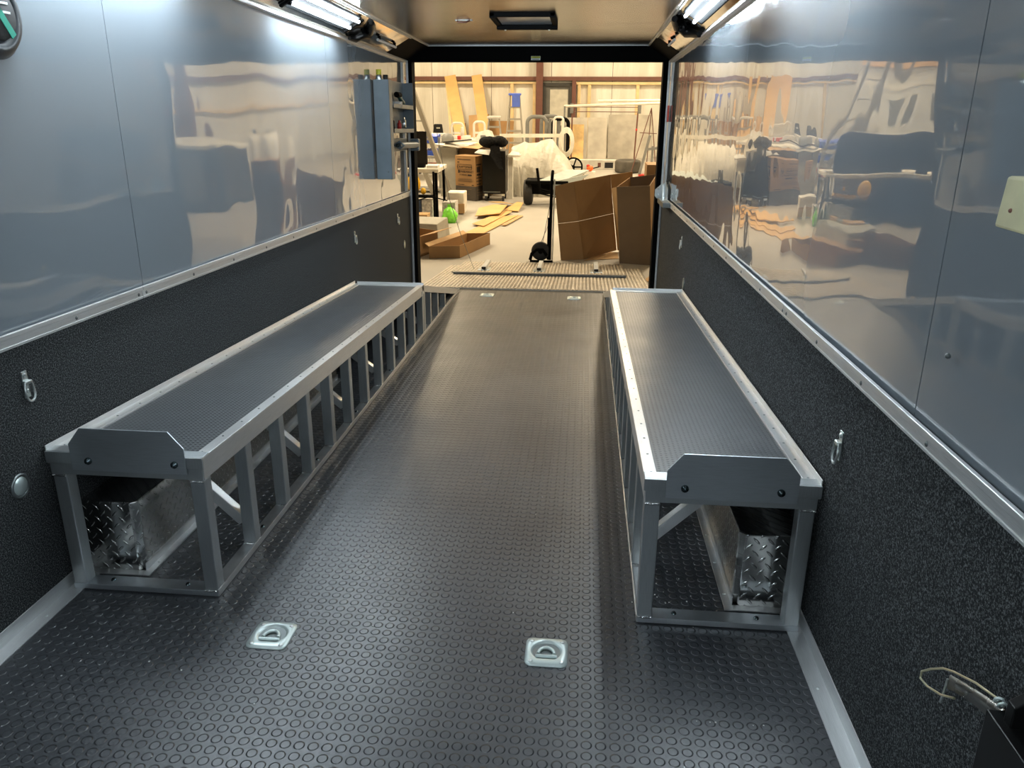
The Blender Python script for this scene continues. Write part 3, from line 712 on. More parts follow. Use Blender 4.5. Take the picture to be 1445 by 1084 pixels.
for x in (-1.13, -.49, .165):
    b = MB(); b.bar((x, 8.80, zr(8.8)+.045), (x+.0, 9.28, zr(9.28)+.075), .05, .03); hb = b.build('hinge_arm', 'lampw', t, bevel=.004)
    MB().box(x-.07, x+.07, 8.78, 8.96, zr(8.87)+.018, zr(8.87)+.030).build('hinge_base', 'zinc', hb, bevel=.004)
    MB().box(x-.024, x+.024, 8.785, 8.80, zr(8.8)+.032, zr(8.8)+.056).build('end_plug', 'blackm', hb)
for y0, x0, x1, z1 in ((7.7, -1.60, -1.28, .26),):
    MB().tube([(-1.44, 7.72, 1.45), (-1.37, 7.95, .80), (-1.30, 8.2, .42), (-1.22, 8.62, -.02)], .003, 6).build('lift_cable', 'zincd', t)
MB().ball((-1.32, 7.75, .02), .0, 4) if False else None

# ================================================================ WORKSHOP
FR[0] = WF
MB().box(-7.5, 7, -6, 27, -.1, 0).build('floor', 'conc', kind='structure')
UL, UR, VB = -6.6, 4.8, 25.0
wb = MB(); x = UL
while x < UR: wb.box(x+.004, x+1.82, VB+.10, VB+.13, 0, 5.2); x += 1.83
bw = wb.build('wall_back', 'insul', kind='structure')
MB().box(UL, UR, VB+.13, VB+.2, 0, 5.2).build('backing', 'brown', bw)
MB().box(UL-.1, UL, -6, VB+.2, 0, 5.2).build('wall_outer_left', 'wside', kind='structure')
MB().box(UR, UR+.1, -6, VB+.2, 0, 5.2).build('wall_outer_right', 'insul', kind='structure')
MB().box(UL, UR, -6, VB+.2, 5.2, 5.3).build('ceiling', 'insul', kind='structure')
MB().box(UL, UR, -6.1, -6, 0, 5.2).build('wall_outer_front', 'insul', kind='structure')
MB().box(-1.56, -1.36, VB-.16, VB+.1, 0, 5.2).build('trim_9', 'brown', kind='structure')
MB().box(-.48, -.36, VB-.12, VB+.1, 0, 2.2).build('trim_23', 'brown', kind='structure')       # steel column
g = MB(); g.box(UL, -1.56, VB-.02, VB+.10, 2.18, 2.29); g.box(-1.36, UR, VB-.02, VB+.10, 2.18, 2.29); g.build('trim_10', 'brown', kind='structure')
g = MB(); g.box(UL, -1.56, VB-.05, VB+.10, 2.09, 2.14); g.box(-.36, UR, VB-.05, VB+.10, 2.07, 2.14); g.build('trim_11', 'stud', kind='structure')
for i, u in enumerate((-1.62, -2.30, -5.6, -.27, .04, 1.48)):
    MB().box(u-.045, u+.045, VB-.03, VB+.10, 0, 2.09).build('trim_%d' % (12+i), 'stud', kind='structure')
d = MB().box(-1.27, -.50, VB-.04, VB+.02, .03, 2.02).build('door_1', 'doorgrey', kind='structure')
MB().box(-1.14, -.60, VB-.05, VB-.04, .9, 1.93).build('door_panel', 'doorglass', d)
fr = MB(); fr.box(-1.36, -1.27, VB-.10, VB+.06, 0, 2.12); fr.box(-.56, -.48, VB-.10, VB+.06, 0, 2.12); fr.box(-1.36, -.42, VB-.10, VB+.06, 2.02, 2.12); fr.build('door_frame', 'doorframe', d)
MB().cyl((-1.20, VB-.10, 1.0), (-1.20, VB-.04, 1.0), .03, 10).build('door_knob', 'zinc', d)
# lamps
for i, (u, v) in enumerate(((-4.2, 21.5), (1.6, 21.5), (-4.2, 16.5), (1.6, 16.5), (-4.2, 12.6), (1.4, 12.6))):
    near = ('back', 'middle', 'front')[i//2]
    t = thing('high_bay_lamp', 'warm white rectangular high-bay lamp, %s row, %s side of the workshop' % (near, 'left' if i % 2 == 0 else 'right'), 'lamp', (u, v, 4.7), 'high-bay lamps')
    MB().hexa([(u-.25, v-.6, 4.75), (u+.25, v-.6, 4.75), (u+.25, v+.6, 4.75), (u-.25, v+.6, 4.75)], [(u-.12, v-.5, 4.85), (u+.12, v-.5, 4.85), (u+.12, v+.5, 4.85), (u-.12, v+.5, 4.85)]).build('hood', 'hoodd', t)
    MB().box(u-.22, u+.22, v-.56, v+.56, 4.735, 4.749).build('diffuser', 'lampbay', t)
    for dv in (-.4, .4): MB().cyl((u, v+dv, 4.84), (u, v+dv, 5.2), .008, 6).build('hanger', 'zinc', t)
    ld = bpy.data.lights.new('bay_light', 'AREA'); ld.shape = 'RECTANGLE'; ld.size = .5; ld.size_y = 1.2; ld.energy = BAY; ld.color = WARM
    lo = bpy.data.objects.new('bay_light', ld); C.objects.link(lo); lo.parent = t; lo.location = (0, 0, .03)

def quadbox(t, name, mat, u0, u1, v0, v1, w0, w1, **k): return MB().box(u0, u1, v0, v1, w0, w1).build(name, mat, t, **k)
# leaning boards
def board(pb, pt, wd, th, mat, label, cat='board', group=None, name='leaning_board'):
    a = MB(); pb, pt = Vector(pb), Vector(pt); d = (pt-pb).normalized(); s = Vector((1, 0, 0)); s = (s-d*s.dot(d)).normalized(); n = s.cross(d)
    q = lambda p: [p-s*wd/2-n*th/2, p+s*wd/2-n*th/2, p+s*wd/2+n*th/2, p-s*wd/2+n*th/2]
    a.hexa(q(pb), q(pt)); return a.build(name, mat, label=label, cat=cat, group=group)
board((-3.35, 22.3, .02), (-4.17, 24.85, 2.30), .34, .04, 'plank', 'tall tan board leaning on the back wall, left of the pair', group='tall boards leaning on the back wall')
board((-2.78, 22.9, .02), (-3.36, 24.85, 2.32), .31, .04, 'plank', 'tall tan board leaning on the back wall, right of the pair', group='tall boards leaning on the back wall')
board((-3.98, 24.0, .02), (-4.28, 24.85, 2.20), .08, .04, 'stud', 'thin pale plank leaning behind the left tall tan board', group='tall boards leaning on the back wall')
board((-3.15, 23.7, .0), (-3.3, 24.8, 1.20), .62, .02, 'cb_l', 'short wide cardboard sheet leaning between the tall boards', 'cardboard sheet', name='cardboard_sheet')
board((-2.62, 23.9, .0), (-2.6, 24.85, 1.02), .75, .02, 'cb', 'square cardboard sheet leaning right of the tall boards', 'cardboard sheet', name='cardboard_sheet')
board((-3.85, 24.3, 0), (-3.85, 24.8, .95), .28, .02, 'cb', 'small brown panel leaning at the foot of the thin plank', 'panel', name='cardboard_sheet')

# extension ladder at left leaning
def ladder(name, b0, b1, t0, t1, n, rail, mat, label, cat='ladder', group=None):
    b0, b1, t0, t1 = map(Vector, (b0, b1, t0, t1))
    t = thing(name, label, cat, (b0+b1)/2, group)
    for p, q in ((b0, t0), (b1, t1)): MB().bar(p, q, rail[0], rail[1], (0, 1, 0)).build('side_rail', mat, t, bevel=.004)
    for k in range(n):
        f = (k+.6)/n; MB().bar(b0.lerp(t0, f), b1.lerp(t1, f), .035, .03).build('rung', mat, t)
    return t
ladder('extension_ladder', (-2.52, 15.0, .02), (-2.90, 15.2, .02), (-3.17, 13.40, 2.9), (-3.55, 13.6, 2.9), 9, (.075, .10), 'ladder', 'long aluminium extension ladder leaning left beside the shelving')
# step ladder, blue top
def step_ladder(cx, cv, h, sp, label, top):
    t = thing('step_ladder', label, 'step ladder', (cx, cv, 0), 'step ladders near the back wall')
    for s in (-1, 1):
        MB().bar((cx+s*.27, cv-.3*sp, .02), (cx+s*.13, cv, h-.05), .03, .07, (0, 1, 0)).build('side_rail', 'ladder', t)
        MB().bar((cx+s*.24, cv+.5*sp, .02), (cx+s*.13, cv+.03, h-.08), .03, .04, (0, 1, 0)).build('rear_rail', 'ladder', t)
    for k in range(5):
        f = (k+.8)/6; MB().box(cx-.27+.14*f, cx+.27-.14*f, cv-.3*sp*(1-f)-.05, cv-.3*sp*(1-f)+.04, h*f-.015, h*f+.03).build('step', 'ladder', t)
    MB().box(cx-.17, cx+.17, cv-.10, cv+.12, h-.06, h).build('top_cap', top, t, bevel=.02)
    if top == 'bluep': MB().box(cx-.07, cx+.15, cv-.12, cv-.07, h-.35, h-.05).build('tool_tray', top, t)
step_ladder(-2.0, 22.6, 1.85, 1.0, 'aluminium step ladder with a blue top near the back wall', 'bluep')
step_ladder(-2.35, 20.6, 1.33, .8, 'shorter pale step ladder standing before the blue topped one', 'white')

# monitor on cream table with shelving below, left edge
t = thing('workshop_table', 'cream topped work table at the left edge behind the door post', 'table', (-2.9, 13.1, 0))
quadbox(t, 'tabletop', 'tablew', -4.0, -2.36, 12.75, 13.55, .765, .825, bevel=.005)
for u, v in ((-3.95, 12.8), (-2.41, 12.8), (-3.95, 13.5), (-2.41, 13.5)): quadbox(t, 'leg', 'black', u-.02, u+.02, v-.02, v+.02, 0, .765)
t = thing('flat_monitor', 'dark flat monitor standing on the cream table', 'monitor', (-2.85, 12.95, .825))
quadbox(t, 'screen', 'screen', -3.80, -2.57, 12.93, 12.97, .87, 1.39, bevel=.006)
quadbox(t, 'stand', 'black', -3.6, -2.62, 12.88, 13.05, .826, .87, bevel=.006)
MB().box(-2.56, -2.38, 12.80, 12.98, .8262, .87).build('paper_pad', 'white', label='white paper pad on the cream table right of the monitor', cat='paper')
t = thing('metal_rack', 'low black angle-iron rack in front of the cream table', 'rack', (-2.6, 12.7, 0))
for u, v in ((-2.41, 12.58), (-3.1, 12.58), (-2.41, 12.74), (-3.1, 12.74)): quadbox(t, 'post', 'black', u-.015, u+.015, v-.015, v+.015, 0, .80 if u > -2.5 and v < 12.6 else .42)
MB().box(-3.1, -2.41, 12.56, 12.74, .39, .42).build('top_rail', 'black', t)
MB().bar((-2.72, 12.5, .34), (-2.46, 12.52, .42), .015, .015).build('arm', 'black', t); MB().bar((-2.46, 12.52, .42), (-2.18, 12.5, .36), .015, .015).build('arm', 'black', t)
MB().box(-3.1, -2.41, 12.56, 12.74, .03, .05).build('shelf', 'greyf', t)
for k, (u0, u1, h, m_, lab) in enumerate(((-3.0, -2.83, .30, 'blued', 'dark printed box at the left end of the black rack'), (-2.82, -2.64, .30, 'blued', 'dark blue printed box in the middle of the black rack'), (-2.62, -2.45, .30, 'paper', 'pale magazine box at the right end of the black rack'))):
    MB().box(u0, u1, 12.60, 12.71, .051, .051+h).build('printed_box', m_, label=lab, cat='box', group='printed boxes on the black rack')
MB().box(-2.36, -2.14, 13.0, 13.3, 0, .26).build('magazine_stack', 'paper', label='pale magazine stack on the floor right of the rack', cat='magazines', bevel=.004)
MB().box(-2.36, -2.06, 13.45, 13.8, 0, .36).build('tool_case', 'tablew', label='cream plastic case standing behind the magazine stack', cat='case', bevel=.01)
MB().box(-2.28, -2.05, 13.40, 13.44, .02, .18).build('small_crate', 'cb_l', label='small slatted crate leaning before the cream case', cat='crate')
a = MB(); a.ball((-2.75, 12.66, .60), .11, 10, (1, .5, 1.4)); a.build('yellow_bag', 'yel', label='yellow bag hanging below the cream table edge', cat='bag')
a = MB(); a.ball((-2.60, 12.66, .485), .045, 8, (1, .6, 1.2)); a.build('yellow_pouch', 'yel', label='small yellow pouch below the yellow bag', cat='pouch')
t = thing('storage_shelving', 'metal shelving with blue bins behind the extension ladder', 'shelving', (-3.3, 16.3, 0))
for u in (-3.75, -2.95):
    for v in (16.1, 16.5): quadbox(t, 'post', 'greyf', u-.02, u+.02, v-.02, v+.02, 0, 1.1)
for w_ in (.08, .42, .70, .98): quadbox(t, 'shelf', 'greyf', -3.75, -2.95, 16.08, 16.52, w_-.012, w_)
for j, (w_, m_, lab) in enumerate(((.0, 'binblue', 'lower'), (.0, 'binblue', 'upper'))):
    zz = .982 if j else .702
    for i in range(3):
        u = -3.70+i*.25; b = MB(); b.hexa([(u, 16.12, zz), (u+.21, 16.12, zz), (u+.21, 16.45, zz), (u, 16.45, zz)], [(u-.008, 16.09, zz+.13), (u+.218, 16.09, zz+.13), (u+.218, 16.46, zz+.16), (u-.008, 16.46, zz+.16)])
        b.build('storage_bin', m_, label='blue storage bin, %s shelf, %s of the three' % (lab, ('left', 'middle', 'right')[i]), cat='bin', group='blue storage bins')
for i in range(2): MB().box(-3.65+i*.34, -3.37+i*.34, 16.15, 16.42, .422, .58).build('parts_box', 'red' if i else 'white', label='%s parts box on the shelf below the blue bins' % ('red' if i else 'white'), cat='box')
# office chair black behind
t = thing('black_chair', 'black shell chair standing behind the long white workbench', 'chair', (-3.75, 20.3, 0))
MB().hexa([(-3.93, 20.30, .55), (-3.56, 20.30, .55), (-3.56, 20.34, .55), (-3.93, 20.34, .55)], [(-3.87, 20.42, 1.14), (-3.66, 20.42, 1.14), (-3.66, 20.46, 1.14), (-3.87, 20.46, 1.14)]).build('backrest', 'blackm', t, bevel=.03)
MB().box(-3.8, -3.71, 20.38, 20.40, 1.03, 1.06).build('grip_slot', 'tablew', t)
quadbox(t, 'seat', 'blackm', -3.95, -3.55, 19.95, 20.32, .44, .48, bevel=.01)
for u in (-3.92, -3.58):
    for v in (19.98, 20.3): MB().cyl((u, v, 0), (u, v, .44), .012, 8).build('leg', 'zinc', t)
# long white workbench
t = thing('white_workbench', 'long cream workbench crowded with white parts before the leaning boards', 'workbench', (-3.1, 19.2, 0))
quadbox(t, 'benchtop', 'tablew', -4.2, -2.1, 18.8, 19.7, .80, .87, bevel=.01)
quadbox(t, 'apron', 'tablew', -4.15, -2.15, 18.85, 18.88, .62, .80)
for u in (-4.1, -2.2):
    for v in (18.9, 19.6): quadbox(t, 'leg', 'greyf', u-.03, u+.03, v-.03, v+.03, 0, .80)
MB().box(-4.1, -3.35, 19.0, 19.3, .871, .99).build('white_profile', 'white', label='white boxed profile lying on the left half of the workbench', cat='profile', bevel=.01)
MB().box(-3.3, -2.75, 19.0, 19.2, .871, .95).build('white_profile', 'white', label='low white profile lying in the middle of the workbench', cat='profile', bevel=.01)
def arch_frame(cu, cv, w_, h, th, mat, label, z0=0., name='arch_frame', group=None):
    t = thing(name, label, 'frame', (cu, cv, z0), group)
    r = w_*.32
    P = [(cu-w_/2, cv, z0+.0), (cu-w_/2, cv, z0+h-r)]
    for k in range(1, 6): a_ = math.pi-k*math.pi/12; P.append((cu-w_/2+r+r*math.cos(a_), cv, z0+h-r+r*math.sin(a_)))
    P += [(cu-w_/2+r, cv, z0+h), (cu+w_/2-r, cv, z0+h)]
    for k in range(1, 6): a_ = math.pi/2-k*math.pi/12; P.append((cu+w_/2-r+r*math.cos(a_), cv, z0+h-r+r*math.sin(a_)))
    P += [(cu+w_/2, cv, z0+h-r), (cu+w_/2, cv, z0)]
    MB().tube(P, th, 8).build('hoop', mat, t)
    MB().bar((cu-w_/2, cv, z0+h*.35), (cu+w_/2, cv, z0+h*.35), th*1.6, th*1.6).build('cross_bar', mat, t)
    return t
G = 'white hoops on the workbench'
arch_frame(-3.08, 19.25, .28, .35, .028, 'white', 'white hoop frame standing on the workbench, left one', .871, group=G)
arch_frame(-2.55, 19.25, .26, .38, .028, 'white', 'white hoop frame standing on the workbench, right one', .871, group=G)
MB().lathe([(0, 0), (.045, 0), (.045, .12), (.03, .15), (.03, .19), (0, .19)], (-2.93, 19.05, .951), 'Z', 14).build('white_bottle', 'white', label='white bottle on the workbench between the two hoops', cat='bottle')
MB().box(-3.02, -2.94, 18.83, 18.91, .871, .96).build('red_topped_tin', 'red', label='small red tin at the front edge of the workbench', cat='tin', bevel=.01)
t = thing('folded_white_part', 'white crumpled plastic part on the right end of the workbench', 'part', (-2.35, 19.1, .87))
MB().hexa([(-2.62, 18.9, .871), (-2.2, 18.9, .871), (-2.15, 19.18, .871), (-2.6, 19.18, .871)], [(-2.52, 18.95, 1.05), (-2.3, 18.95, 1.10), (-2.22, 19.14, 1.06), (-2.5, 19.14, 1.0)]).build('shell', 'white', t, bevel=.03)
MB().box(-2.48, -2.36, 18.90, 18.92, .88, .97).build('opening', 'greyf', t)
# carton with printing
t = thing('tall_carton', 'tall brown printed carton standing left of the black tool cabinet', 'carton', (-2.2, 15.3, 0))
ct = [(-2.49, 15.22), (-2.07, 15.0), (-1.965, 15.25), (-2.34, 15.47)]
hc = .83
MB().hexa([(*p, .27) for p in ct], [(*p, hc) for p in ct]).build('upper_sleeve', 'cb', t, bevel=.004)
MB().hexa([(p[0], p[1], 0) for p in ct], [(*p, .27) for p in ct]).build('lower_sleeve', 'inkband', t, bevel=.004)
e = (Vector((*ct[1], 0))-Vector((*ct[0], 0))); el = e.length; ex = e.normalized(); en = Vector((ex.y, -ex.x, 0))
def cp(f, w_, off=.004): return Vector((*ct[0], 0))+e*f+Vector((0, 0, w_))+en*off
up = (0, 0, 1)
def strip(f0, f1, w0, w1, mat='print', edge=None):
    o0 = cp; a = MB()
    if edge is None: a.sheet(cp(f0, w0), cp(f1, w0), cp(f1, w1), cp(f0, w1), .002)
    return a.build('printed_line', mat, t)
text('CRAFTSMAN', .062, 'print', t, cp(.47, .62, .005), ex, up)
for w0 in (.575, .665): strip(.12, .82, w0, w0+.007)
for f0 in (.12, .81): strip(f0, f0+.014, .575, .672)
strip(.15, .22, .51, .565); text('SERIES', .055, 'print', t, cp(.35, .535, .005), ex, up); text('CABINET', .055, 'print', t, cp(.68, .535, .005), ex, up)
text('STORAGE', .04, 'print', t, cp(.40, .475, .005), ex, up); strip(.62, .82, .462, .49)
for w0 in (.40, .385, .365, .35): strip(.14, .84, w0, w0+.006, 'cb_d')
strip(.14, .45, .29, .30); strip(.82, .92, .285, .30); strip(.12, .22, .70, .715); strip(.12, .78, .755, .765)
for w0, f1 in ((.21, .8), (.17, .6), (.12, .7), (.07, .5)): strip(.1, f1, w0, w0+.008, 'cb_d')
e2 = Vector((*ct[2], 0))-Vector((*ct[1], 0)); n2 = Vector((e2.y, -e2.x, 0)).normalized()
for w0, w1, f0, f1, mm in ((.53, .63, .15, .6, 'print'), (.47, .50, .15, .7, 'print'), (.42, .435, .1, .8, 'print'), (.36, .375, .1, .8, 'print'), (.30, .315, .15, .7, 'print'), (.66, .68, .1, .8, 'print'), (.20, .21, .2, .9, 'cb_d'), (.15, .16, .2, .9, 'cb_d'), (.10, .11, .2, .9, 'cb_d')):
    q = lambda f, w_: Vector((*ct[1], 0))+e2*f+Vector((0, 0, w_))+n2*.004
    MB().sheet(q(f0, w0), q(f1, w0), q(f1, w1), q(f0, w1), .002).build('printed_line', mm, t)
# big open box behind (flaps)
t = thing('open_carton', 'wide open carton with grey and brown flaps behind the printed carton', 'carton', (-2.4, 15.9, 0))
MB().box(-2.86, -2.52, 15.62, 16.3, 0, .94).build('grey_side', 'greyb', t, bevel=.004)
MB().box(-2.50, -1.86, 15.75, 16.3, 0, .93).build('carton_body', 'cb_d', t, bevel=.004)
MB().sheet((-2.98, 15.4, 1.02), (-2.4, 15.45, .94), (-2.10, 15.75, 1.03), (-2.9, 15.8, .95), .006).build('flap', 'tablew', t)
MB().sheet((-2.45, 15.45, .955), (-2.06, 15.40, .93), (-1.95, 15.75, .985), (-2.5, 15.75, .95), .006).build('flap', 'cb_l', t)
MB().sheet((-1.98, 15.7, .97), (-1.72, 15.9, 1.02), (-1.8, 16.3, 1.03), (-2.3, 16.2, .965), .006).build('flap', 'cb_l', t)
MB().hexa([(-2.75, 15.45, 1.03), (-2.25, 15.42, 1.085), (-2.2, 15.52, 1.085), (-2.7, 15.55, 1.03)], [(-2.75, 15.45, 1.06), (-2.25, 15.42, 1.105), (-2.2, 15.52, 1.105), (-2.7, 15.55, 1.06)]).build('black_tray', 'blackm', label='thin black panel lying across the open carton flaps', cat='panel')
a = MB(); a.ball((-2.74, 15.9, 1.075), .13, 10, (1, .8, .9)); o = a.build('grey_bucket_bag', 'greyf', label='round grey bag behind the ladder beside the open carton', cat='bag')
# black tool cabinet with jacket
t = thing('tool_cabinet', 'black rolling tool cabinet standing left of the white sheeted heap', 'tool cabinet', (-1.73, 15.2, 0))
quadbox(t, 'body', 'blackg', -1.94, -1.50, 15.02, 15.5, .14, .93, bevel=.01)
quadbox(t, 'kick_strip', 'zincd', -1.92, -1.60, 15.01, 15.02, .17, .185)
for u in (-1.88, -1.55):
    for v in (15.08, 15.44):
        c = MB(); c.lathe([(0, -.02), (.05, -.02), (.05, .02), (0, .02)], (u, v, .052), 'X', 16); c.build('caster', 'blackm', t)
        quadbox(t, 'caster_fork', 'zinc', u-.028, u+.028, v-.02, v+.02, .09, .14)
t = MB(); random.seed(21)
for k in range(16):
    t.ball((-1.72+random.uniform(-.16, .17), 15.14+random.uniform(-.06, .15), 1.055+random.uniform(-.01, .05)), random.uniform(.07, .12), 7, (1.2, 1, .8))
t.add([(-1.78, 14.93, 1.02), (-1.60, 14.93, 1.02), (-1.53, 14.99, .60), (-1.56, 14.99, .55), (-1.62, 14.99, .60), (-1.78, 14.98, .85), (-1.76, 14.90, .85), (-1.62, 14.93, .62)], [(0, 1, 2, 7), (0, 7, 6), (7, 2, 3, 4), (6, 7, 4, 5)])
t.build('jacket', 'cloth', label='black jacket heaped on the tool cabinet', cat='jacket')
MB().sheet((-2.07, 14.88, .90), (-1.80, 14.94, .86), (-1.78, 15.005, .945), (-2.0, 15.005, .955), .004).build('white_cloth', 'white', label='white cloth hanging off the left of the tool cabinet', cat='cloth')
t = thing('side_table', 'low pale side table beside the black tool cabinet', 'table', (-1.35, 15.4, 0))
quadbox(t, 'tabletop', 'tablew', -1.49, -1.25, 15.30, 15.6, .80, .83)
quadbox(t, 'cabinet_side', 'tablew', -1.485, -1.40, 15.42, 15.56, .0, .80)
MB().hexa([(-1.46, 15.3, .831), (-1.26, 15.3, .831), (-1.27, 15.58, .831), (-1.45, 15.58, .831)], [(-1.45, 15.35, .86), (-1.27, 15.35, .85), (-1.28, 15.55, .86), (-1.42, 15.5, .90)]).build('folded_paper', 'white', label='folded white papers on the low side table', cat='paper')
# white plastic sheeted heap
def heap():
    n, m = 26, 16; vs = []; fs = []
    random.seed(8)
    prof = [(-1.52, .86), (-1.48, .92), (-1.25, 1.0), (-1.0, .98), (-.80, 1.07), (-.70, 1.05), (-.55, .86), (-.40, .72), (-.30, .63), (-.22, .38), (-.16, .26), (-.12, .0)]
    def top(u):
        for i in range(len(prof)-1):
            if prof[i][0] <= u <= prof[i+1][0]:
                f = (u-prof[i][0])/(prof[i+1][0]-prof[i][0]); return prof[i][1]*(1-f)+prof[i+1][1]*f
        return .7
    for i in range(n+1):
        u = -1.50+(1.38)*i/n; h = top(u)
        for j in range(m+1):
            f = j/m; a = math.pi*f
            v = 16.38-.66*math.cos(a)*(1.0-.25*math.sin(a)); z = h*min(1, math.sin(a)**.45 if f not in (0, 1) else 0)
            if j in (0, m): z = 0
            fold = .030*math.sin(u*38+2*math.sin(z*5))*(1 if 0 < j < m else 1.5)
            uu = u+(.10*(1-z/max(h, .01)) if u < -1.3 else 0)+.02*math.sin(z*11+i)
            vs.append((uu, v+fold, max(0, z+(.012*math.sin(u*21+v*9) if 0 < j < m else 0))))
    for i in range(n):
        for j in range(m): fs.append((i*(m+1)+j, (i+1)*(m+1)+j, (i+1)*(m+1)+j+1, i*(m+1)+j+1))
    fs.append(tuple(range(m+1))[::-1]); fs.append(tuple(range(n*(m+1), (n+1)*(m+1))))
    return MB().add(vs, fs, True)
heap().build('sheeted_heap', 'tarp', label='large heap covered in white plastic sheeting mid workshop', cat='covered heap')
# flat cart
t = thing('flat_cart', 'black wheeled cart chassis with a pale tilted bed before the white heap', 'cart', (-.7, 14.7, 0))
quadbox(t, 'deck', 'black', -1.08, -.30, 14.45, 14.95, .40, .46, bevel=.01)
quadbox(t, 'chassis', 'black', -.98, -.50, 14.52, 14.88, .24, .41, bevel=.02)
MB().cyl((-1.04, 14.7, .21), (-.3, 14.7, .21), .02, 8).build('axle', 'black', t)
for u in (-1.04,):
    for v in (14.7,):
        wl_ = MB().lathe([(0.09, -.07), (.17, -.085), (.215, -.075), (.232, -.03), (.232, .03), (.215, .075), (.17, .085), (.09, .07)], (u, v, .232), 'X', 28).build('wheel', 'tyre', t)
        MB().lathe([(0, .05), (.09, .055), (.09, -.055), (0, -.05)], (u, v, .232), 'X', 18).build('rim', 'zincd', wl_)
wl_ = MB().lathe([(0.09, -.07), (.17, -.085), (.215, -.075), (.232, -.03), (.232, .03), (.215, .075), (.17, .085), (.09, .07)], (-.28, 14.9, .232), 'X', 28).build('wheel', 'tyre', t)
MB().lathe([(0, .05), (.09, .055), (.09, -.055), (0, -.05)], (-.28, 14.9, .232), 'X', 18).build('rim', 'zincd', wl_)
MB().bar((-.80, 14.30, .30), (-.86, 14.30, .70), .045, .045, (0, 1, 0)).build('handle_post', 'black', t)
for k in range(3): MB().cyl((-.80, 14.34, .33-.04*k), (-.52, 14.40, .26-.04*k), .012, 8).build('tow_link', 'black', t)
MB().hexa([(-.85, 14.5, .44), (-.42, 14.5, .44), (-.05, 15.1, .50), (-.45, 15.1, .50)], [(-.86, 14.5, .46), (-.40, 14.5, .47), (.09, 15.1, .60), (-.35, 15.1, .60)]).build('tilted_bed', 'cartgrey', t, bevel=.004)
MB().hexa([(-.62, 14.46, .30), (-.25, 14.46, .33), (-.25, 14.5, .33), (-.62, 14.5, .30)], [(-.62, 14.46, .44), (.08, 14.46, .59), (.08, 14.5, .59), (-.62, 14.5, .44)]).build('side_board', 'cartgrey', t)
# hand truck near ramp
t = thing('hand_truck', 'black hand truck standing upright at the end of the ramp', 'hand truck', (-.42, 9.85, 0))
for v in (9.83,):
    MB().tube([(-.415, v, .02), (-.405, v, .95), (-.40, v, 1.06), (-.40, v+.12, 1.10)], .02, 10).build('frame_tube', 'black', t)
    MB().tube([(-.380, v-.01, .02), (-.370, v-.01, 1.02)], .010, 8).build('edge_rod', 'zinc', t)
    MB().tube([(-.44, v, .02), (-.435, v, .55)], .011, 8).build('frame_tube', 'black', t)
wl_ = MB().lathe([(.03, -.035), (.09, -.04), (.115, -.03), (.12, 0), (.115, .03), (.09, .04), (.03, .035)], (-.53, 9.85, .125), 'Y', 26).build('wheel', 'blackm', t)
MB().lathe([(0, -.045), (.028, -.045), (.028, .045), (0, .045)], (-.53, 9.85, .125), 'Y', 12).build('hub', 'black', wl_)
MB().tube([(-.66, 9.80, .02), (-.64, 9.80, .10), (-.58, 9.80, .15), (-.50, 9.80, .15), (-.45, 9.8, .08)], .02, 8).build('wheel_guard', 'black', t)
MB().cyl((-.56, 9.83, .15), (-.415, 9.83, .52), .004, 6).build('stay', 'zincd', t); MB().cyl((-.52, 9.83, .15), (-.41, 9.83, .78), .004, 6).build('stay', 'zincd', t)
MB().box(-.66, -.37, 9.76, 9.80, .0, .02).build('toe_plate', 'black', t)
# large standing carton right
def carton_wall(pts_b, pts_t, th, name, mat, t):
    for i in range(len(pts_b)-1):
        MB().sheet(pts_b[i], pts_b[i+1], pts_t[i+1], pts_t[i], -th).build(name, mat, t)
t = thing('flattened_carton', 'large brown carton leaning left at the end of the ramp', 'carton', (.1, 9.9, 0))
b_ = [(-.27, 9.90, .0), (.02, 9.98, .0), (.46, 10.52, .02)]
t_ = [(-.37, 9.98, .92), (-.14, 10.02, .97), (.32, 10.32, 1.03)]
lerp = lambda a, b, f: tuple(a[i]*(1-f)+b[i]*f for i in range(3))
for j, (f0, f1) in enumerate(((0, .4985), (.5015, 1))):
    for i in range(2):
        g0, g1 = (.0, .995) if i == 0 else (.004, 1)
        P = lambda g, f: lerp(lerp(b_[i], b_[i+1], g), lerp(t_[i], t_[i+1], g), f)
        MB().sheet(P(g0, f0), P(g1, f0), P(g1, f1), P(g0, f1), -.008).build('panel' if j else 'flap', 'cb', t)
MB().sheet(t_[2], (.62, 10.7, 1.03), (.66, 10.75, .02), (.47, 10.50, .02), -.006).build('panel', 'cb', t)
MB().sheet((.70, 10.5, .02), (.72, 10.48, 1.02), (.33, 10.33, 1.02), (.47, 10.52, .02), .006).build('back_panel', 'cb_d', t) if False else None
MB().sheet((.02, 9.9, .003), (.47, 10.05, .003), (.47, 10.45, .003), (.3, 10.45, .003), .006).build('loose_flap', 'cb_l', t)
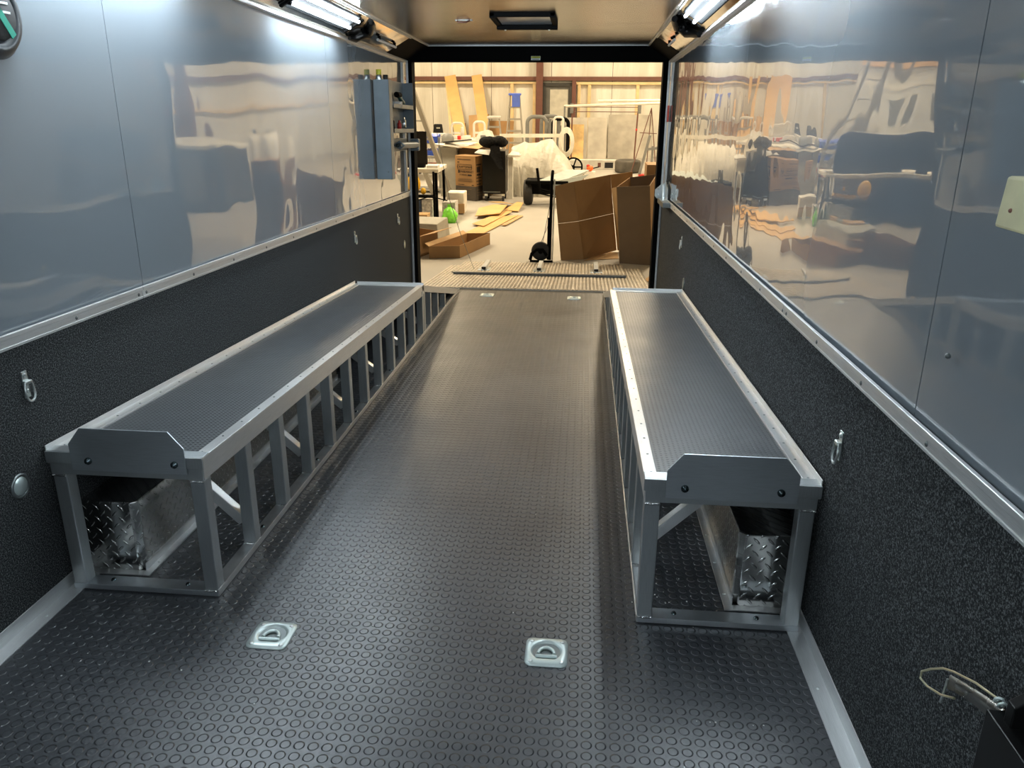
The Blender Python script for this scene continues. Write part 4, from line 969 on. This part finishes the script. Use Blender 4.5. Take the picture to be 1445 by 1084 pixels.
# second dark carton
t = thing('upright_carton', 'dull brown open carton standing upright by the right door post', 'carton', (.62, 9.8, 0))
A_, B_, C_, D_ = (.47, 9.80), (.87, 9.72), (1.0, 10.25), (.66, 10.32)
lean = -.09
def V(p, z, k=1): return (p[0]+lean*k*z, p[1], z)
for p, q, m_, z1, z2 in ((A_, B_, 'cb_d', .94, .97), (B_, C_, 'cb', .97, 1.05), (D_, A_, 'cb', 1.0, .94), (C_, D_, 'cb_d', 1.05, 1.0)):
    MB().sheet(V(p, 0), V(q, 0), V(q, z2), V(p, z1), -.008).build('side', m_, t)
MB().sheet(V(A_, .94), V(A_, .30), (.45, 9.9, .35), (.33, 9.98, .90), .006).build('flap', 'cb_l', t)
MB().box(.80, 1.15, 10.6, 11.0, 0, 1.13).build('tall_box', 'cb', label='taller brown box half hidden by the right door post', cat='box', bevel=.004)
# scraps on the floor right
MB().sheet((.72, 8.9, .003), (.86, 8.7, .003), (1.0, 9.3, .003), (.9, 9.4, .003), .006).build('cardboard_scrap', 'cb_l', label='cardboard scrap on the floor beside the ramp by the right post', cat='cardboard scrap')
# flat cardboard on the floor
def flat(name, pts, h, mat, label, th=.008, tilt=None):
    z = tilt or [h]*len(pts)
    return MB().prism([(p[0], p[1], z[i]) for i, p in enumerate(pts)], (0, 0, th)).build(name, mat, label=label, cat='cardboard', group='flattened cardboard on the workshop floor')
flat('flat_cardboard', [(-1.93, 11.0), (-1.58, 11.2), (-1.10, 13.3), (-1.40, 13.1)], .004, 'plank', 'long flattened cardboard strip pointing toward the ramp', tilt=[.004, .004, .02, .02])
flat('flat_cardboard', [(-1.76, 12.3), (-1.55, 12.1), (-1.24, 13.6), (-1.38, 13.7)], .03, 'plank', 'second flattened cardboard strip crossing under the curled piece')
flat('flat_cardboard', [(-1.80, 12.95), (-1.40, 13.1), (-1.36, 13.9), (-1.62, 14.1), (-1.84, 13.7)], .06, 'plank', 'broad curled cardboard piece on top of the strips', .012, [.045, .07, .09, .07, .06])
flat('flat_cardboard', [(-1.72, 14.15), (-1.33, 14.0), (-1.28, 14.45), (-1.55, 14.75)], .10, 'plank', 'small cardboard square lying furthest back on the pile', .01, [.11, .11, .03, .03])
flat('flat_cardboard', [(-1.40, 13.75), (-1.14, 13.7), (-1.10, 14.3), (-1.22, 14.4)], .03, 'plank', 'cardboard piece at the right of the pile near the cart', .01, [.03, .02, .08, .08])
flat('flat_cardboard', [(-1.30, 12.3), (-1.22, 12.3), (-1.02, 13.25), (-1.08, 13.30)], .016, 'cb_l', 'narrow pale cardboard strip right of the long strip')
# open boxes near the left post
def open_box(name, c4, h, mat, label, flaps):
    t = thing(name, label, 'box', (sum(p[0] for p in c4)/4, sum(p[1] for p in c4)/4, 0), 'open cardboard boxes by the ramp')
    cx_ = sum(p[0] for p in c4)/4; cy_ = sum(p[1] for p in c4)/4
    MB().hexa([(*p, 0) for p in c4], [(*p, .012) for p in c4]).build('bottom', mat, t)
    for i in range(4):
        p, q = c4[i], c4[(i+1) % 4]
        MB().sheet((*p, 0), (*q, 0), (*q, h), (*p, h), -.007).build('side', mat, t)
    for i, dx, dy, dz in flaps:
        p, q = c4[i], c4[(i+1) % 4]
        MB().sheet((*p, h), (*q, h), (q[0]+dx, q[1]+dy, h+dz), (p[0]+dx, p[1]+dy, h+dz), .007).build('flap', 'cb_l', t)
    return t
open_box('open_box', [(-1.97, 9.83), (-1.58, 9.90), (-1.30, 10.85), (-1.62, 10.8)], .16, 'cb', 'shallow open cardboard box on the floor just left of the ramp', ((3, -.06, .05, .03),))
open_box('open_box', [(-2.56, 9.95), (-2.10, 9.92), (-1.95, 10.35), (-2.45, 10.65)], .27, 'cb', 'taller open cardboard box by the left door post', ((1, .16, .16, .02),))
MB().hexa([(-2.6, 10.95, 0), (-2.05, 10.95, 0), (-1.98, 11.5, 0), (-2.6, 11.5, 0)], [(-2.6, 11.0, .26), (-2.08, 11.0, .24), (-2.0, 11.45, .27), (-2.6, 11.45, .28)]).build('grey_case', 'greyb', label='low grey case lying behind the open boxes', cat='case', bevel=.01)
t = MB(); t.box(-2.62, -2.42, 12.0, 12.25, 0, .21); t.build('small_carton', 'cb_l', label='small open carton below the black rack', cat='box')
# green bag
a = MB(); random.seed(4); n = 14; P = []
for k in range(10):
    f = k/9; P.append((.13*(math.sin(math.pi*min(1, f*.62+.28)))*(1 if f < .95 else .6), .245*f))
a.lathe([(0, 0)]+P+[(0, .25)], (-2.17, 12.6, 0), 'Z', 14)
for v in a.v: v.x += random.uniform(-.014, .014); v.y += random.uniform(-.014, .014)
a.box(-2.20, -2.15, 12.59, 12.60, .24, .29)
a.build('green_bag', 'bag', label='bright green plastic bag on the workshop floor', cat='bag')
# racks and rails mid-back
G = 'grey hoop frames by the back wall'
arch_frame(-1.20, 19.6, .46, 1.36, .045, 'greyf', 'thick grey steel hoop frame, leftmost behind the pale rail', group=G)
arch_frame(-.90, 20.0, .42, 1.36, .045, 'greyf', 'grey steel hoop frame behind the leftmost hoop', group=G)
arch_frame(-.62, 19.4, .36, 1.32, .045, 'black', 'black hoop frame beside the coiled hose', group=G)
for i, u in enumerate((-1.12, -.98, -.84)): MB().box(u, u+.07, 21.0, 21.1, 0, 1.25).build('timber_offcut', ('plank', 'greyf', 'plank')[i], label='%s upright offcut standing among the hoop frames' % ('left', 'middle grey', 'right')[i], cat='offcut', group='upright offcuts')
t = thing('pale_rail_stand', 'pale horizontal rail stand running behind the jacket', 'rail stand', (-1.25, 17.35, 0))
MB().bar((-1.86, 17.35, 1.06), (-.50, 17.35, 1.07), .03, .075).build('rail', 'pipe', t)
for u in (-1.84, -.66, -.52): MB().box(u-.018, u+.018, 17.33, 17.37, 0, 1.07 if u < -1 else 1.38).build('post', 'pipe', t)
t = arch_frame(-.60, 17.4, .20, 1.44, .022, 'white', 'white two-wheel dolly hoop in front of the hose coil')
t = MB()
for k in range(6): t.tube([(-.42+(.10+.012*k)*math.cos(a_), 17.05+.02*k, .95+(.20+.02*k)*math.sin(a_)) for a_ in [2*math.pi*j/20 for j in range(20)]], .010, 6, True)
t.build('hose_coil', 'tablew', label='pale coiled hose hanging beside the hoop frames', cat='hose')
t = thing('spoked_wheel', 'black spoked wheel standing behind the white heap', 'wheel', (-.26, 17.4, .2))
c0 = (-.26, 17.4, .42)
MB().lathe([(.17, -.02), (.205, -.02), (.205, .02), (.17, .02), (.17, -.02)], c0, 'Y', 30).build('rim', 'black', t)
for k in range(5): a_ = k*2*math.pi/5; MB().bar(c0, (c0[0]+.18*math.cos(a_), c0[1], c0[2]+.18*math.sin(a_)), .03, .025, (0, 1, 0)).build('spoke', 'black', t)
MB().lathe([(0, -.025), (.04, -.025), (.04, .025), (0, .025)], c0, 'Y', 12).build('hub', 'black', t)
MB().box(-.38, -.12, 17.3, 17.5, 0, .20).build('wheel_stand_box', 'white', label='white box under the black spoked wheel', cat='box', bevel=.02)
MB().box(-.18, -.02, 17.8, 18.1, 0, .30).build('small_crate', 'cb_l', label='small tan crate left of the orange tool', cat='crate')
t = thing('orange_blower', 'orange hand tool with black nozzle lying on the workshop floor', 'tool', (.02, 18.0, 0))
MB().ball((.10, 17.7, .366), .07, 10, (1.1, 1, .9)).build('body', 'orange', t)
MB().ball((.06, 17.7, .42), .04, 8, (1, 1, .8)).build('cap', 'red', t)
MB().cyl((.14, 17.7, .36), (.30, 17.7, .40), .012, 8).build('nozzle', 'black', t)
MB().box(.0, .22, 17.6, 17.85, 0, .30).build('tool_block', 'tablew', label='low cream block carrying the orange tool', cat='block')
# sheets against the back wall
G = 'sheets leaning on the back wall'
board((-.30, 23.6, 0), (-.30, 24.2, 1.16), .64, .02, 'ply', 'pale sheet with curved corner leaning left of the row', 'sheet', G, 'leaning_sheet')
board((-.33, 23.45, 0), (-.33, 23.95, .98), .50, .02, 'plyb', 'grained plywood piece leaning on the left pale sheet', 'sheet', G, 'leaning_sheet')
board((.31, 23.6, 0), (.31, 24.2, 1.16), .56, .02, 'ply', 'grey dusty sheet leaning in the middle of the row', 'sheet', G, 'leaning_sheet')
board((1.30, 24.25, 0), (1.30, 24.8, 1.22), 1.30, .02, 'ply', 'wide dusty sheet leaning at the right of the row', 'sheet', G, 'leaning_sheet')
# long rack of bars
t = thing('roof_rack', 'long thin steel bar rack standing before the leaning sheets', 'rack', (.5, 22, 0))
for w_, v in ((1.58, 22.2), (1.52, 22.0), (1.40, 22.0)): MB().cyl((-.45, v, w_), (1.42, v, w_), .013, 6).build('bar', 'pipeb', t)
for u in (-.42, 1.38): MB().box(u-.04, u+.04, 21.96, 22.24, 1.36, 1.60).build('end_bracket', 'greyf', t)
MB().cyl((1.34, 22, 1.38), (1.31, 22, .35), .02, 8).build('support_pole', 'brown', t); MB().cyl((-.40, 22, 1.38), (-.40, 22, 0), .02, 8).build('support_pole', 'brown', t)
MB().cyl((1.31, 22, .36), (1.31, 22, .0), .02, 8).build('pole_foot', 'brown', t)
MB().ball((1.325, 21.98, .95), .03, 7).build('red_clamp', 'red', t)
t = thing('pipe_stack', 'two long pale pipes held high by the right door post', 'pipes', (.8, 19.5, 0))
MB().cyl((-.55, 19.6, 1.60), (2.2, 19.4, 1.70), .030, 8).build('pipe', 'pipe', t); MB().cyl((.25, 19.7, 1.72), (2.2, 19.6, 1.74), .030, 8).build('pipe', 'pipe', t)
MB().box(2.1, 2.16, 19.3, 19.75, 0, 1.85).build('rack_post', 'greyf', t); MB().box(-.56, -.52, 19.55, 19.65, 0, 1.60).build('rack_post', 'greyf', t)
for w_ in (1.78, 1.42, 1.08): MB().bar((2.12, 19.2, w_-.08), (1.95, 19.2, w_), .03, .03).build('rack_hook', 'black', t)
t = thing('tripod_stand', 'thin steel tripod stand by the right door post', 'tripod', (1.5, 20.4, 0))
for (u, v) in ((1.12, 20.0), (1.75, 20.0), (1.55, 20.7)): MB().cyl((1.56, 20.3, 1.55), (u, v, .0), .012, 6).build('leg', 'brown', t)
MB().cyl((1.30, 20.2, .98), (1.72, 20.2, .96), .010, 6).build('cross_bar', 'brown', t)
t = thing('engine_jack', 'grey steel jack arm standing below the tripod stand', 'jack', (1.52, 19.7, 0))
MB().bar((1.32, 19.7, .04), (1.52, 19.7, .95), .06, .08, (0, 1, 0)).build('arm', 'greyf', t); MB().bar((1.42, 19.7, .62), (1.72, 19.7, .66), .06, .06).build('beam', 'greyf', t)
MB().bar((1.60, 19.7, .04), (1.60, 19.7, .70), .05, .05, (0, 1, 0)).build('post', 'greyf', t); MB().box(1.30, 1.72, 19.6, 19.85, 0, .04).build('base', 'red', t)
# tyre lying flat, white beam
t = thing('car_tyre', 'dusty wide tyre lying flat on the workshop floor', 'tyre', (1.07, 20.5, 0))
MB().lathe([(.20, .02), (.28, .0), (.315, .02), (.325, .05), (.325, .25), (.31, .29), (.27, .305), (.20, .28), (.18, .15), (.20, .02)], (1.07, 20.5, 0), 'Z', 36).build('tread', 'tyred', t)
t = thing('white_beam', 'long white boxed beam lying on the floor behind the tyre', 'beam', (.2, 21.2, 0))
quadbox(t, 'beam_body', 'white', -.60, .80, 21.1, 21.3, .0, .24, bevel=.01)
quadbox(t, 'dark_slot', 'brown', .32, .40, 21.09, 21.1, .06, .17); quadbox(t, 'printed_panel', 'blackm', .50, .72, 21.09, 21.1, .04, .18)
MB().box(1.75, 1.95, 18.8, 19.0, 0, .03).build('red_tray', 'red', label='flat red tray on the floor under the tripod', cat='tray')
# things seen in the wall reflections, left side of the workshop
t = thing('navy_cabinet', 'navy blue low cabinet under the cream table', 'cabinet', (-3.3, 13.1, 0))
quadbox(t, 'body', 'navy', -3.88, -2.85, 12.92, 13.42, .06, .72, bevel=.01)
for k in range(2): quadbox(t, 'door', 'navy', -3.86+.51*k, -3.37+.51*k, 12.90, 12.92, .09, .69, bevel=.004)
quadbox(t, 'plinth', 'black', -3.85, -2.88, 12.96, 13.38, 0, .06)
pw = MB().box(UL, -3.90, 17.2, 17.3, 0, 5.2).build('wall_partition', 'wside', kind='structure')
MB().box(UL, -3.90, 17.14, 17.2, 2.40, 2.62).build('peach_beam', 'plank', pw)
t = thing('whiteboard', 'framed white board hung on the pale partition wall', 'whiteboard', (-4.95, 17.15, 1.1))
quadbox(t, 'board', 'wboard', -5.75, -4.25, 17.16, 17.2, 1.15, 2.02)
for k, (u0, u1) in enumerate(((-4.75, -4.5), (-5.15, -4.95), (-5.6, -5.35))): quadbox(t, 'dark_sheet', 'greyf', u0, u1, 17.15, 17.16, 1.35, 1.85)
fr = MB(); fr.box(-5.8, -4.2, 17.14, 17.2, 1.08, 1.15); fr.box(-5.8, -4.2, 17.14, 17.2, 2.02, 2.07); fr.box(-5.8, -5.75, 17.14, 17.2, 1.15, 2.02); fr.box(-4.25, -4.2, 17.14, 17.2, 1.15, 2.02); fr.build('frame', 'white', t)
for i, (w0, w1) in enumerate(((2.18, 2.29), (1.50, 1.58))): MB().box(UR-.12, UR, -6, VB, w0, w1).build('trim_%d' % (20+i), ('brown', 'stud')[i], kind='structure')
MB().box(UR-.3, UR, 15.9, 16.1, 0, 5.2).build('trim_22', 'brown', kind='structure')
t = thing('machine_cabinet', 'dark grey machine cabinet along the right workshop wall', 'machine', (3.6, 14.5, 0))
quadbox(t, 'body', 'screen', 3.0, 4.3, 13.2, 14.6, .08, 1.02, bevel=.02); quadbox(t, 'top', 'tablew', 2.96, 4.34, 13.15, 14.65, 1.02, 1.08, bevel=.01)
quadbox(t, 'plinth', 'black', 3.05, 4.25, 13.3, 14.5, 0, .08)
for k in range(3): quadbox(t, 'panel', 'greyf', 3.08+.4*k, 3.42+.4*k, 13.185, 13.2, .2, .9)
t = thing('white_tank', 'white rounded tank standing by the machine cabinet', 'tank', (3.4, 16.6, 0))
MB().lathe([(0, 0), (.30, 0), (.34, .05), (.34, .95), (.28, 1.08), (.1, 1.13), (0, 1.13)], (3.4, 16.6, 0), 'Z', 24).build('shell', 'white', t); MB().cyl((3.4, 16.6, 1.12), (3.4, 16.6, 1.2), .05, 12).build('cap', 'black', t)
FR[0] = ID
